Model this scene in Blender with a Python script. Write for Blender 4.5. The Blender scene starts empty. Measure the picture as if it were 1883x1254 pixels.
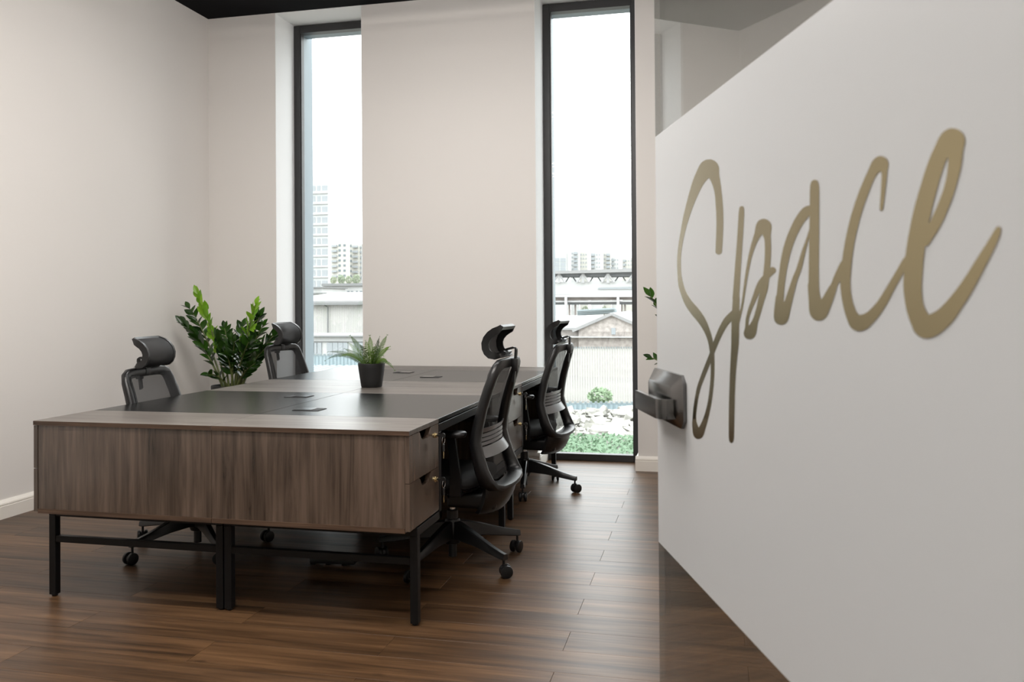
import bpy, bmesh, math, random
from mathutils import Vector, Matrix

S = bpy.context.scene
COL = S.collection
PI = math.pi
W_PX, H_PX = 1883.0, 1254.0

# ------------------------------------------------------------------ camera
F_PX, PX, PY = 1560.888, 941.5, 548.065
YAW, PITCH, ROLL, EYE = 0.2247, 0.0076, -0.0069, 1.2152
_r = Vector((math.cos(YAW), math.sin(YAW), 0))
_f0 = Vector((-math.sin(YAW), math.cos(YAW), 0))
_z = Vector((0, 0, 1))
FWD = _f0 * math.cos(PITCH) + _z * math.sin(PITCH)
_u0 = _z * math.cos(PITCH) - _f0 * math.sin(PITCH)
RIGHT = _r * math.cos(ROLL) + _u0 * math.sin(ROLL)
UP = _u0 * math.cos(ROLL) - _r * math.sin(ROLL)
cam_d = bpy.data.cameras.new('camera')
cam = bpy.data.objects.new('camera', cam_d)
COL.objects.link(cam)
M = Matrix.Identity(4)
for i in range(3):
    M[i][0], M[i][1], M[i][2] = RIGHT[i], UP[i], -FWD[i]
M[2][3] = EYE
cam.matrix_world = M
cam_d.sensor_width = 36.0
cam_d.lens = F_PX / W_PX * 36.0
cam_d.shift_y = -(H_PX / 2 - PY) / W_PX
cam_d.clip_start, cam_d.clip_end = 0.05, 2000
cam_d.dof.use_dof = True
cam_d.dof.focus_distance = 3.6
cam_d.dof.aperture_fstop = 9.0
S.camera = cam

S.cycles.max_bounces = 8; S.cycles.diffuse_bounces = 5; S.cycles.glossy_bounces = 4; S.cycles.transparent_max_bounces = 16
S.cycles.use_adaptive_sampling = True; S.cycles.adaptive_threshold = 0.02
S.cycles.caustics_reflective = False; S.cycles.caustics_refractive = False

# ------------------------------------------------------------------ exposure, sky
S.view_settings.view_transform = 'Standard'
S.view_settings.look = 'None'
S.view_settings.exposure = 0.80
S.view_settings.gamma = 1.0
S.view_settings.use_curve_mapping = False

SKY = 2.30            # radiance of the overcast sky at the horizon; the zenith is three times as bright
LAMP = 0.55            # one factor on all added fill lamps
world = bpy.data.worlds.new('overcast_sky')
S.world = world
world.use_nodes = True
nt = world.node_tree
nt.nodes.clear()
def wn(t, **k):
    n = nt.nodes.new(t)
    for a, b in k.items(): setattr(n, a, b)
    return n
tc = wn('ShaderNodeTexCoord')
sep = wn('ShaderNodeSeparateXYZ')
nt.links.new(tc.outputs['Generated'], sep.inputs[0])
mx = wn('ShaderNodeMath', operation='MAXIMUM'); mx.inputs[1].default_value = 0.0
nt.links.new(sep.outputs['Z'], mx.inputs[0])
ma = wn('ShaderNodeMath', operation='MULTIPLY_ADD'); ma.inputs[1].default_value = 2.0; ma.inputs[2].default_value = 1.0
nt.links.new(mx.outputs[0], ma.inputs[0])
mp = wn('ShaderNodeMapping'); mp.inputs['Scale'].default_value = (2.2, 2.2, 5.0)
nt.links.new(tc.outputs['Generated'], mp.inputs['Vector'])
nz = wn('ShaderNodeTexNoise'); nz.inputs['Scale'].default_value = 2.0; nz.inputs['Detail'].default_value = 4.0
nt.links.new(mp.outputs[0], nz.inputs['Vector'])
cl = wn('ShaderNodeMapRange'); cl.inputs['From Min'].default_value = 0.35; cl.inputs['From Max'].default_value = 0.65
cl.inputs['To Min'].default_value = 0.5; cl.inputs['To Max'].default_value = 1.0
nt.links.new(nz.outputs['Fac'], cl.inputs['Value'])
mm = wn('ShaderNodeMath', operation='MULTIPLY')
nt.links.new(ma.outputs[0], mm.inputs[0]); nt.links.new(cl.outputs[0], mm.inputs[1])
bg = wn('ShaderNodeBackground')
bg.inputs['Color'].default_value = (0.97, 0.99, 1.0, 1)
ms = wn('ShaderNodeMath', operation='MULTIPLY'); ms.inputs[1].default_value = SKY
nt.links.new(mm.outputs[0], ms.inputs[0])
nt.links.new(ms.outputs[0], bg.inputs['Strength'])
wo = wn('ShaderNodeOutputWorld')
nt.links.new(bg.outputs[0], wo.inputs['Surface'])

# ------------------------------------------------------------------ helpers
def at(px, py, Y):
    """point of the place at depth Y behind a measured direction of the survey"""
    d = FWD * F_PX + RIGHT * (px - PX) - UP * (py - PY)
    return Vector((0, 0, EYE)) + d * (Y / d.y)

def lin(r, g=None, b=None):
    if g is None: g = b = r
    f = lambda v: (v / 255.0 / 12.92) if v <= 10 else ((v / 255.0 + 0.055) / 1.055) ** 2.4
    return (f(r), f(g), f(b), 1.0)

class MB:
    """collects shapes for one mesh"""
    def __init__(self): self.bm = bmesh.new()
    def face(self, pts):
        try: return self.bm.faces.new([self.bm.verts.new(p) for p in pts])
        except ValueError: return None
    def box(self, x0, x1, y0, y1, z0, z1, bev=0.0, seg=1):
        x0, x1 = min(x0, x1), max(x0, x1); y0, y1 = min(y0, y1), max(y0, y1); z0, z1 = min(z0, z1), max(z0, z1)
        v = [self.bm.verts.new(p) for p in ((x0,y0,z0),(x1,y0,z0),(x1,y1,z0),(x0,y1,z0),(x0,y0,z1),(x1,y0,z1),(x1,y1,z1),(x0,y1,z1))]
        fs = [self.bm.faces.new([v[i] for i in q]) for q in ((3,2,1,0),(4,5,6,7),(0,1,5,4),(1,2,6,5),(2,3,7,6),(3,0,4,7))]
        if bev > 0:
            es = list({e for f in fs for e in f.edges})
            bmesh.ops.bevel(self.bm, geom=es, offset=bev, segments=seg, profile=0.6, affect='EDGES')
        return self
    def prism(self, poly, o, u, v, w):
        """2D outline poly (a,b) at o + a*u + b*v, extruded by vector w"""
        o, u, v, w = Vector(o), Vector(u), Vector(v), Vector(w)
        A = [self.bm.verts.new(o + u*a + v*b) for a, b in poly]
        B = [self.bm.verts.new(o + u*a + v*b + w) for a, b in poly]
        n = len(poly)
        self.bm.faces.new(A); self.bm.faces.new(B[::-1])
        for i in range(n):
            self.bm.faces.new([A[i], A[(i+1) % n], B[(i+1) % n], B[i]])
        return self
    def tube(self, pts, r, n=8, cap=True, closed=False):
        pts = [Vector(p) for p in pts]
        m = len(pts)
        rr = r if isinstance(r, (list, tuple)) else [r]*m
        up = None; rings = []
        for i, p in enumerate(pts):
            if closed: t = pts[(i+1) % m] - pts[i-1]
            else: t = pts[min(i+1, m-1)] - pts[max(i-1, 0)]
            t.normalize()
            if up is None:
                up = Vector((0, 0, 1)) if abs(t.z) < 0.9 else Vector((1, 0, 0))
            a = t.cross(up)
            if a.length < 1e-6: a = t.cross(Vector((0, 1, 0.01)))
            a.normalize(); b = a.cross(t).normalized(); up = b
            rings.append([self.bm.verts.new(p + (a*math.cos(2*PI*k/n) + b*math.sin(2*PI*k/n))*rr[i]) for k in range(n)])
        for i in range(m if closed else m-1):
            A, B = rings[i], rings[(i+1) % m]
            for k in range(n):
                self.bm.faces.new([A[k], A[(k+1) % n], B[(k+1) % n], B[k]])
        if cap and not closed:
            self.bm.faces.new(rings[0][::-1]); self.bm.faces.new(rings[-1])
        return self
    def loft(self, rings, closed_ring=True, cap=True, closed=False):
        R = [[self.bm.verts.new(p) for p in ring] for ring in rings]
        m, n = len(R), len(R[0])
        for i in range(m if closed else m-1):
            A, B = R[i], R[(i+1) % m]
            for k in range(n if closed_ring else n-1):
                self.bm.faces.new([A[k], A[(k+1) % n], B[(k+1) % n], B[k]])
        if cap and closed_ring and not closed:
            self.bm.faces.new(R[0][::-1]); self.bm.faces.new(R[-1])
        return self
    def lathe(self, prof, c=(0, 0, 0), n=24, axis='z'):
        c = Vector(c)
        def P(r, h, a):
            x, y = r*math.cos(a), r*math.sin(a)
            return c + (Vector((x, y, h)) if axis == 'z' else Vector((h, x, y)) if axis == 'x' else Vector((x, h, y)))
        rings = [[P(r, h, 2*PI*k/n) for k in range(n)] for r, h in prof]
        return self.loft(rings)
    def mesh(self, name, angle=35):
        bmesh.ops.recalc_face_normals(self.bm, faces=self.bm.faces[:])
        me = bpy.data.meshes.new(name)
        self.bm.to_mesh(me); self.bm.free()
        if angle:
            for p in me.polygons: p.use_smooth = True
            me.set_sharp_from_angle(angle=math.radians(angle))
        return me
    def build(self, name, mat, parent=None, angle=35, loc=None):
        return obj(name, self.mesh(name, angle), mat, parent, loc)

def obj(name, me, mat=None, parent=None, loc=None):
    o = bpy.data.objects.new(name, me); COL.objects.link(o)
    if mat is not None and me is not None and not me.materials: me.materials.append(mat)
    if parent is not None: o.parent = parent
    if loc is not None: o.location = loc
    return o

def empty(name, loc=(0, 0, 0), rz=0.0):
    o = bpy.data.objects.new(name, None); COL.objects.link(o)
    o.empty_display_size = 0.1
    o.location = loc; o.rotation_euler = (0, 0, rz)
    return o

def tag(o, label=None, cat=None, group=None, kind=None):
    if label: o['label'] = label
    if cat: o['category'] = cat
    if group: o['group'] = group
    if kind: o['kind'] = kind
    return o

def copy_tree(o, parent=None):
    c = o.copy(); COL.objects.link(c); c.parent = parent
    for ch in list(o.children): copy_tree(ch, c)
    return c

# ------------------------------------------------------------------ materials
def new_mat(name):
    m = bpy.data.materials.new(name); m.use_nodes = True
    t = m.node_tree; t.nodes.clear()
    out = t.nodes.new('ShaderNodeOutputMaterial')
    return m, t, out

def N(t, typ, **k):
    n = t.nodes.new(typ)
    for a, b in k.items():
        setattr(n, a, b)
    return n

def plain(name, col, rough=0.5, metal=0.0, bump=0.0, bscale=200.0, var=0.0, vscale=6.0, spec=0.5):
    m, t, out = new_mat(name)
    b = N(t, 'ShaderNodeBsdfPrincipled')
    b.inputs['Base Color'].default_value = col
    b.inputs['Roughness'].default_value = rough
    b.inputs['Metallic'].default_value = metal
    b.inputs['Specular IOR Level'].default_value = spec
    tcn = N(t, 'ShaderNodeTexCoord')
    if var > 0:
        n = N(t, 'ShaderNodeTexNoise'); n.inputs['Scale'].default_value = vscale; n.inputs['Detail'].default_value = 5
        t.links.new(tcn.outputs['Object'], n.inputs['Vector'])
        mr = N(t, 'ShaderNodeMapRange'); mr.inputs['From Min'].default_value = 0.3; mr.inputs['From Max'].default_value = 0.7
        mr.inputs['To Min'].default_value = 1 - var; mr.inputs['To Max'].default_value = 1 + var
        t.links.new(n.outputs['Fac'], mr.inputs['Value'])
        mu = N(t, 'ShaderNodeMix', data_type='RGBA', blend_type='MULTIPLY'); mu.inputs['Factor'].default_value = 1.0
        mu.inputs['A'].default_value = col
        t.links.new(mr.outputs[0], mu.inputs['B'])
        t.links.new(mu.outputs['Result'], b.inputs['Base Color'])
    if bump > 0:
        n2 = N(t, 'ShaderNodeTexNoise'); n2.inputs['Scale'].default_value = bscale; n2.inputs['Detail'].default_value = 3
        t.links.new(tcn.outputs['Object'], n2.inputs['Vector'])
        bp = N(t, 'ShaderNodeBump'); bp.inputs['Strength'].default_value = bump; bp.inputs['Distance'].default_value = 0.002
        t.links.new(n2.outputs['Fac'], bp.inputs['Height'])
        t.links.new(bp.outputs[0], b.inputs['Normal'])
    t.links.new(b.outputs[0], out.inputs['Surface'])
    return m

def wood(name, grain, dark, mid, light, rough=0.4, stretch=26.0, scale=2.2, knots=False, bump=0.15, spec=0.5, tone=0.12):
    """wood with the grain along axis 'x', 'y' or 'z' of the object"""
    m, t, out = new_mat(name)
    b = N(t, 'ShaderNodeBsdfPrincipled')
    b.inputs['Specular IOR Level'].default_value = spec
    tcn = N(t, 'ShaderNodeTexCoord'); oi = N(t, 'ShaderNodeObjectInfo')
    off = N(t, 'ShaderNodeVectorMath', operation='SCALE'); off.inputs[0].default_value = (13.7, 7.3, 5.1)
    t.links.new(oi.outputs['Random'], off.inputs['Scale'])
    add = N(t, 'ShaderNodeVectorMath', operation='ADD')
    t.links.new(tcn.outputs['Object'], add.inputs[0]); t.links.new(off.outputs[0], add.inputs[1])
    mp1 = N(t, 'ShaderNodeMapping')
    sc = {'x': (1, stretch, stretch), 'y': (stretch, 1, stretch), 'z': (stretch, stretch, 1)}[grain]
    mp1.inputs['Scale'].default_value = sc
    t.links.new(add.outputs[0], mp1.inputs['Vector'])
    n1 = N(t, 'ShaderNodeTexNoise'); n1.inputs['Scale'].default_value = scale; n1.inputs['Detail'].default_value = 8
    n1.inputs['Roughness'].default_value = 0.65; n1.inputs['Distortion'].default_value = 0.6
    t.links.new(mp1.outputs[0], n1.inputs['Vector'])
    mp2 = N(t, 'ShaderNodeMapping')
    s2 = stretch * 0.28
    mp2.inputs['Scale'].default_value = {'x': (0.7, s2, s2), 'y': (s2, 0.7, s2), 'z': (s2, s2, 0.7)}[grain]
    t.links.new(add.outputs[0], mp2.inputs['Vector'])
    n2 = N(t, 'ShaderNodeTexNoise'); n2.inputs['Scale'].default_value = scale; n2.inputs['Detail'].default_value = 3
    t.links.new(mp2.outputs[0], n2.inputs['Vector'])
    mix = N(t, 'ShaderNodeMath', operation='MULTIPLY_ADD'); mix.inputs[1].default_value = 0.55
    h = N(t, 'ShaderNodeMath', operation='MULTIPLY'); h.inputs[1].default_value = 0.45
    t.links.new(n2.outputs['Fac'], h.inputs[0]); t.links.new(n1.outputs['Fac'], mix.inputs[0]); t.links.new(h.outputs[0], mix.inputs[2])
    cr = N(t, 'ShaderNodeValToRGB')
    e = cr.color_ramp.elements
    e[0].position = 0.36; e[0].color = dark
    e[1].position = 0.64; e[1].color = light
    x = e.new(0.5); x.color = mid
    t.links.new(mix.outputs[0], cr.inputs['Fac'])
    colout = cr.outputs['Color']
    if knots:
        mpk = N(t, 'ShaderNodeMapping'); mpk.inputs['Scale'].default_value = (1.0, 2.6, 1.0) if grain == 'x' else (2.6, 1.0, 1.0)
        t.links.new(add.outputs[0], mpk.inputs['Vector'])
        vk = N(t, 'ShaderNodeTexVoronoi'); vk.inputs['Scale'].default_value = 2.3
        t.links.new(mpk.outputs[0], vk.inputs['Vector'])
        mk = N(t, 'ShaderNodeMapRange'); mk.inputs['From Min'].default_value = 0.0; mk.inputs['From Max'].default_value = 0.075
        mk.inputs['To Min'].default_value = 0.35; mk.inputs['To Max'].default_value = 1.0
        t.links.new(vk.outputs['Distance'], mk.inputs['Value'])
        mu = N(t, 'ShaderNodeMix', data_type='RGBA', blend_type='MULTIPLY'); mu.inputs['Factor'].default_value = 1.0
        t.links.new(colout, mu.inputs['A']); t.links.new(mk.outputs[0], mu.inputs['B'])
        colout = mu.outputs['Result']
    tv = N(t, 'ShaderNodeMapRange'); tv.inputs['To Min'].default_value = 1 - tone; tv.inputs['To Max'].default_value = 1 + tone
    t.links.new(oi.outputs['Random'], tv.inputs['Value'])
    mt = N(t, 'ShaderNodeMix', data_type='RGBA', blend_type='MULTIPLY'); mt.inputs['Factor'].default_value = 1.0
    t.links.new(colout, mt.inputs['A']); t.links.new(tv.outputs[0], mt.inputs['B'])
    t.links.new(mt.outputs['Result'], b.inputs['Base Color'])
    rr = N(t, 'ShaderNodeMapRange'); rr.inputs['To Min'].default_value = rough*1.15; rr.inputs['To Max'].default_value = rough*0.85
    t.links.new(n1.outputs['Fac'], rr.inputs['Value']); t.links.new(rr.outputs[0], b.inputs['Roughness'])
    bp = N(t, 'ShaderNodeBump'); bp.inputs['Strength'].default_value = bump; bp.inputs['Distance'].default_value = 0.001
    t.links.new(n1.outputs['Fac'], bp.inputs['Height']); t.links.new(bp.outputs[0], b.inputs['Normal'])
    t.links.new(b.outputs[0], out.inputs['Surface'])
    return m

def pane_mat(name, tint, ior=1.5, rough=0.0):
    m, t, out = new_mat(name)
    tr = N(t, 'ShaderNodeBsdfTransparent'); tr.inputs['Color'].default_value = tint
    gl = N(t, 'ShaderNodeBsdfGlossy'); gl.inputs['Roughness'].default_value = rough; gl.inputs['Color'].default_value = (1, 1, 1, 1)
    fr = N(t, 'ShaderNodeFresnel'); fr.inputs['IOR'].default_value = ior
    mx = N(t, 'ShaderNodeMixShader')
    # the same reflectance on the way in and on the way out of the pane
    ge = N(t, 'ShaderNodeNewGeometry')
    inv = N(t, 'ShaderNodeMix', data_type='FLOAT'); inv.inputs['A'].default_value = ior; inv.inputs['B'].default_value = 1.0/ior
    t.links.new(ge.outputs['Backfacing'], inv.inputs['Factor'])
    t.links.new(inv.outputs['Result'], fr.inputs['IOR'])
    t.links.new(fr.outputs[0], mx.inputs['Fac']); t.links.new(tr.outputs[0], mx.inputs[1]); t.links.new(gl.outputs[0], mx.inputs[2])
    t.links.new(mx.outputs[0], out.inputs['Surface'])
    return m

def mesh_fabric(name, col, see=0.35):
    m, t, out = new_mat(name)
    tr = N(t, 'ShaderNodeBsdfTransparent')
    d = N(t, 'ShaderNodeBsdfPrincipled'); d.inputs['Base Color'].default_value = col; d.inputs['Roughness'].default_value = 0.75
    mx = N(t, 'ShaderNodeMixShader'); mx.inputs['Fac'].default_value = 1 - see
    t.links.new(tr.outputs[0], mx.inputs[1]); t.links.new(d.outputs[0], mx.inputs[2])
    t.links.new(mx.outputs[0], out.inputs['Surface'])
    return m

def film_mat(name, col):
    m, t, out = new_mat(name)
    d = N(t, 'ShaderNodeBsdfDiffuse'); d.inputs['Color'].default_value = col
    tl = N(t, 'ShaderNodeBsdfTranslucent'); tl.inputs['Color'].default_value = col
    m1 = N(t, 'ShaderNodeMixShader'); m1.inputs['Fac'].default_value = 0.36
    t.links.new(d.outputs[0], m1.inputs[1]); t.links.new(tl.outputs[0], m1.inputs[2])
    g = N(t, 'ShaderNodeBsdfGlossy'); g.inputs['Roughness'].default_value = 0.30
    lw = N(t, 'ShaderNodeFresnel'); lw.inputs['IOR'].default_value = 1.5
    m2 = N(t, 'ShaderNodeMixShader')
    t.links.new(lw.outputs[0], m2.inputs['Fac']); t.links.new(m1.outputs[0], m2.inputs[1]); t.links.new(g.outputs[0], m2.inputs[2])
    t.links.new(m2.outputs[0], out.inputs['Surface'])
    return m

def leaf_mat(name, col, col2, rough=0.3, trans=0.3):
    m, t, out = new_mat(name)
    oi = N(t, 'ShaderNodeObjectInfo')
    mixc = N(t, 'ShaderNodeMix', data_type='RGBA'); mixc.inputs['A'].default_value = col; mixc.inputs['B'].default_value = col2
    t.links.new(oi.outputs['Random'], mixc.inputs['Factor'])
    b = N(t, 'ShaderNodeBsdfPrincipled'); b.inputs['Roughness'].default_value = rough
    t.links.new(mixc.outputs['Result'], b.inputs['Base Color'])
    tl = N(t, 'ShaderNodeBsdfTranslucent'); t.links.new(mixc.outputs['Result'], tl.inputs['Color'])
    mx = N(t, 'ShaderNodeMixShader'); mx.inputs['Fac'].default_value = trans
    t.links.new(b.outputs[0], mx.inputs[1]); t.links.new(tl.outputs[0], mx.inputs[2])
    t.links.new(mx.outputs[0], out.inputs['Surface'])
    return m

def emit_mat(name, col, s):
    m, t, out = new_mat(name)
    e = N(t, 'ShaderNodeEmission'); e.inputs['Color'].default_value = col; e.inputs['Strength'].default_value = s
    t.links.new(e.outputs[0], out.inputs['Surface'])
    return m

MAT = dict(
    wall=plain('wall_paint', (0.77, 0.742, 0.715, 1), 0.85, bump=0.05, bscale=350, spec=0.2),
    reveal=plain('white_reveal_paint', (0.88, 0.88, 0.88, 1), 0.8, bump=0.03, bscale=350, spec=0.2),
    ceiling=plain('black_ceiling_paint', (0.006, 0.006, 0.007, 1), 0.9, bump=0.1, bscale=60, spec=0.1),
    board=plain('baseboard_paint', (0.84, 0.80, 0.74, 1), 0.45),
    frame=plain('anthracite_window_frame', (0.028, 0.027, 0.028, 1), 0.42, bump=0.04, bscale=400),
    jamb=plain('blue_grey_cladding', lin(112, 126, 134), 0.45, var=0.05, vscale=4),
    slab=plain('floor_screed', (0.03, 0.028, 0.026, 1), 0.9),
    plank=wood('dark_oak_vinyl_plank', 'x', lin(46, 32, 20), lin(82, 59, 39), lin(110, 82, 56), rough=0.37, stretch=24, scale=1.6, knots=True, bump=0.22, tone=0.22, spec=0.4),
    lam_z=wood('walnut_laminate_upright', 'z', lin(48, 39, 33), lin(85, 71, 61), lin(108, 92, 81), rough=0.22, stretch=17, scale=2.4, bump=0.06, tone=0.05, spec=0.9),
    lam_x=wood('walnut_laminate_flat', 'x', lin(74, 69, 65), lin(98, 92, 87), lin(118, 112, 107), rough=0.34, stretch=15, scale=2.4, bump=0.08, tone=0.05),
    edge=wood('walnut_edge_band', 'x', lin(54, 39, 29), lin(78, 59, 46), lin(98, 77, 62), rough=0.45, stretch=30, scale=3, bump=0.05, tone=0.05),
    blacktop=plain('black_desk_laminate', (0.005, 0.005, 0.005, 1), 0.25, bump=0.03, bscale=900, spec=0.24),
    metal=plain('black_powder_coat', (0.005, 0.005, 0.0055, 1), 0.45, bump=0.03, bscale=900, spec=0.3),
    panel=plain('black_modesty_panel', (0.008, 0.008, 0.009, 1), 0.6),
    plastic=plain('black_chair_plastic', (0.004, 0.004, 0.0045, 1), 0.36, bump=0.03, bscale=700, spec=0.55),
    rubber=plain('dark_caster_rubber', (0.007, 0.007, 0.0075, 1), 0.38, spec=0.35),
    fabric=plain('black_seat_fabric', (0.005, 0.005, 0.0055, 1), 0.85, bump=0.25, bscale=900),
    net=mesh_fabric('black_chair_mesh', (0.012, 0.012, 0.013, 1), 0.22),
    headnet=mesh_fabric('black_headrest_mesh', (0.010, 0.010, 0.011, 1), 0.04),
    lumbar=plain('grey_lumbar_plastic', (0.15, 0.15, 0.155, 1), 0.28),
    chrome=plain('chrome', (0.7, 0.7, 0.7, 1), 0.18, metal=1.0),
    brass=plain('brass', (0.75, 0.60, 0.32, 1), 0.25, metal=1.0),
    steel=plain('brushed_dark_steel', (0.15, 0.147, 0.145, 1), 0.20, metal=1.0, bump=0.05, bscale=500),
    keyblack=plain('black_key_plastic', (0.01, 0.01, 0.01, 1), 0.4),
    glass=pane_mat('window_glass', (0.97, 0.985, 0.98, 1), 1.45),
    doorglass=pane_mat('grey_door_glass', (0.80, 0.81, 0.80, 1), 1.52),
    film=film_mat('frosted_film', (0.925, 0.945, 0.96, 1)),
    gold=plain('gold_vinyl', (0.38, 0.32, 0.19, 1), 0.22, metal=1.0),
    pot=plain('anthracite_pot', (0.009, 0.009, 0.0095, 1), 0.5, bump=0.03, bscale=300),
    soil=plain('potting_soil', (0.02, 0.014, 0.01, 1), 0.95, bump=0.8, bscale=120),
    zz=leaf_mat('zz_leaf_green', lin(22, 44, 18), lin(52, 88, 26), 0.22, 0.25),
    zzy=leaf_mat('zz_leaf_young', lin(110, 158, 36), lin(150, 190, 60), 0.3, 0.4),
    zzstem=plain('zz_stem', lin(96, 104, 58), 0.5, var=0.2, vscale=30),
    fern=leaf_mat('fern_green', lin(40, 66, 28), lin(96, 128, 38), 0.45, 0.35),
    lampbody=plain('black_lamp_body', (0.01, 0.01, 0.01, 1), 0.5),
)

# ------------------------------------------------------------------ added fill lamps, shaped as black linear pendants out of view
def pendant(loc, length, watts, colour, label, along='x', width=0.06):  # added lamp out of view, brightens walls that daylight leaves dark
    root = empty('added_pendant_lamp', loc)
    hx, hy = (length/2, width/2) if along == 'x' else (width/2, length/2)
    MB().box(-hx-0.01, hx+0.01, -hy-0.012, hy+0.012, 0.004, 0.075, 0.004).build('housing', MAT['lampbody'], root)
    MB().box(-hx, hx, -hy, hy, -0.001, 0.006).build('diffuser', emit_mat('lamp_diffuser', colour, 4.0), root)
    MB().tube([(-hx+0.02, 0, -0.045), (hx-0.02, 0, -0.045)] if along == 'x' else [(0, -hy+0.02, -0.045), (0, hy-0.02, -0.045)], 0.005, 8).build('light_tube', emit_mat('lamp_tube', colour, 6.0), root)
    for s in (-0.8, 0.8):
        p = (hx*s, 0) if along == 'x' else (0, hy*s)
        MB().tube([(p[0], p[1], 0.07), (p[0], p[1], 3.58-loc[2])], 0.0015, 6).build('suspension_cable', MAT['lampbody'], root)
    ld = bpy.data.lights.new('fill_light', 'AREA'); ld.shape = 'RECTANGLE'
    ld.size, ld.size_y = (length, width) if along == 'x' else (width, length)
    ld.energy = 0.55 * watts * LAMP; ld.color = colour[:3]
    lo = bpy.data.objects.new('fill_light', ld); COL.objects.link(lo)
    lo.parent = root; lo.location = (0, 0, -0.006)
    # added point lights brighten the walls sideways and upwards
    for k in (-0.375, -0.125, 0.125, 0.375):
        pd = bpy.data.lights.new('side_fill', 'POINT'); pd.energy = 1.15 * watts * LAMP / 4; pd.color = colour[:3]; pd.shadow_soft_size = 0.03
        po = bpy.data.objects.new('side_fill', pd); COL.objects.link(po); po.parent = root
        po.location = (k*length if along == 'x' else 0, k*length if along != 'x' else 0, -0.045)
    tag(root, label, 'lamp', 'added fill lamps shaped as linear pendants')
    return root
WARM = (1.0, 0.93, 0.86, 1)
SOFT = (1.0, 0.975, 0.95, 1)
pendant((-1.45, 2.30, 3.05), 2.4, 92, WARM, 'added black linear pendant lamp over the front edge of the desks')  # stands for the overhead light behind the desk shadow; pendant form is added
pendant((-1.45, 4.3, 3.25), 2.4, 50, SOFT, 'added black linear fill lamp above the middle of the desks')
pendant((-1.3, 1.45, 3.05), 2.4, 62, SOFT, 'added black linear fill lamp nearest the glass partition')
pendant((0.0, -1.0, 2.7), 3.0, 35, WARM, 'added black linear fill lamp in the corridor outside the room')

# ------------------------------------------------------------------ the room
XL, XR_WALL, YB, YF, ZC = -3.9746, 1.6, 6.238, 6.548, 3.58
YOUT, YFRONT = 6.80, 0.55
W1 = (-3.372, -2.627)
W2 = (-1.239, -0.488)
YBACK = -2.6

def st(o, label, cat):
    return tag(o, label, cat, kind='structure')

# floor: screed with separate planks
fl = st(MB().box(XL-0.1, XR_WALL+0.1, YBACK, YF+0.02, -0.12, -0.004).build('floor', MAT['slab']), 'dark brown wood-look plank floor of the office', 'floor')
PW, PL = 0.1773, 1.247
rng = random.Random(4)
plank_meshes = {}
def plank_mesh(w, d):
    key = (round(w, 3), round(d, 3))
    if key not in plank_meshes:
        g = 0.0005
        me = MB().box(-w/2+g, w/2-g, -d/2+g, d/2-g, -0.004, 0.0, 0.0004).mesh('plank', 30)
        me.materials.append(MAT['plank']); plank_meshes[key] = me
    return plank_meshes[key]
def add_plank(x0, x1, y0, y1):
    if x1-x0 < 0.02 or y1-y0 < 0.01: return
    obj('plank', plank_mesh(x1-x0, y1-y0), None, fl, ((x0+x1)/2, (y0+y1)/2, 0))
row = 0
y = 2.95 - 13*PW
k = -13
while y < YB:
    y1 = min(y+PW, YB)
    j = -0.50 if k % 2 == 0 else -1.122
    x = j - 3*PL
    while x < XR_WALL:
        add_plank(max(x, XL), min(x+PL, XR_WALL), y, y1)
        x += PL
    y += PW; k += 1
for (a, b) in (W1, W2):        # planks run into the window recesses
    yy = YB
    kk = k-1
    y1 = y      # end of the row cut by the wall
    add_plank(a, b, YB, min(y, YF)); 
    if y < YF: add_plank(a, b, y, YF)

# ceiling
st(MB().box(XL-0.1, XR_WALL+0.1, YBACK, YB, ZC, ZC+0.15).build('ceiling', MAT['ceiling']), 'matt black painted ceiling of the office', 'ceiling')
# walls
st(MB().box(XL-0.15, XL, YBACK, YB+0.6, -0.1, ZC+0.1).build('wall_left', MAT['wall']), 'plain pale wall beside the two chairs with their backs to it', 'wall')
st(MB().box(XR_WALL, XR_WALL+0.15, YBACK, YB+0.6, -0.1, ZC+0.1).build('wall_right', MAT['wall']), 'pale wall behind the glass door', 'wall')
wb = empty('wall_back')
st(wb, 'pale beige window wall with two tall narrow windows', 'wall')
for a, b in ((XL-0.15, W1[0]), (W1[1], W2[0]), (W2[1], XR_WALL+0.15)):
    MB().box(a, b, YB, YOUT, -0.1, ZC+0.1).build('wall_section', MAT['wall'], wb)
for a, b in (W1, W2):
    t = 0.003
    MB().box(a, a+t, YB+0.001, YF+0.06, 0, ZC).build('reveal', MAT['reveal'], wb)
    MB().box(b-t, b, YB+0.001, YF+0.06, 0, ZC).build('reveal', MAT['reveal'], wb)
    MB().box(a, b, YB, YOUT-0.1, ZC-0.003, ZC+0.1).build('reveal', MAT['reveal'], wb)
    MB().box(a, b, YB+0.31, YOUT, -0.1, 0.0).build('sill', MAT['frame'], wb)
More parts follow.
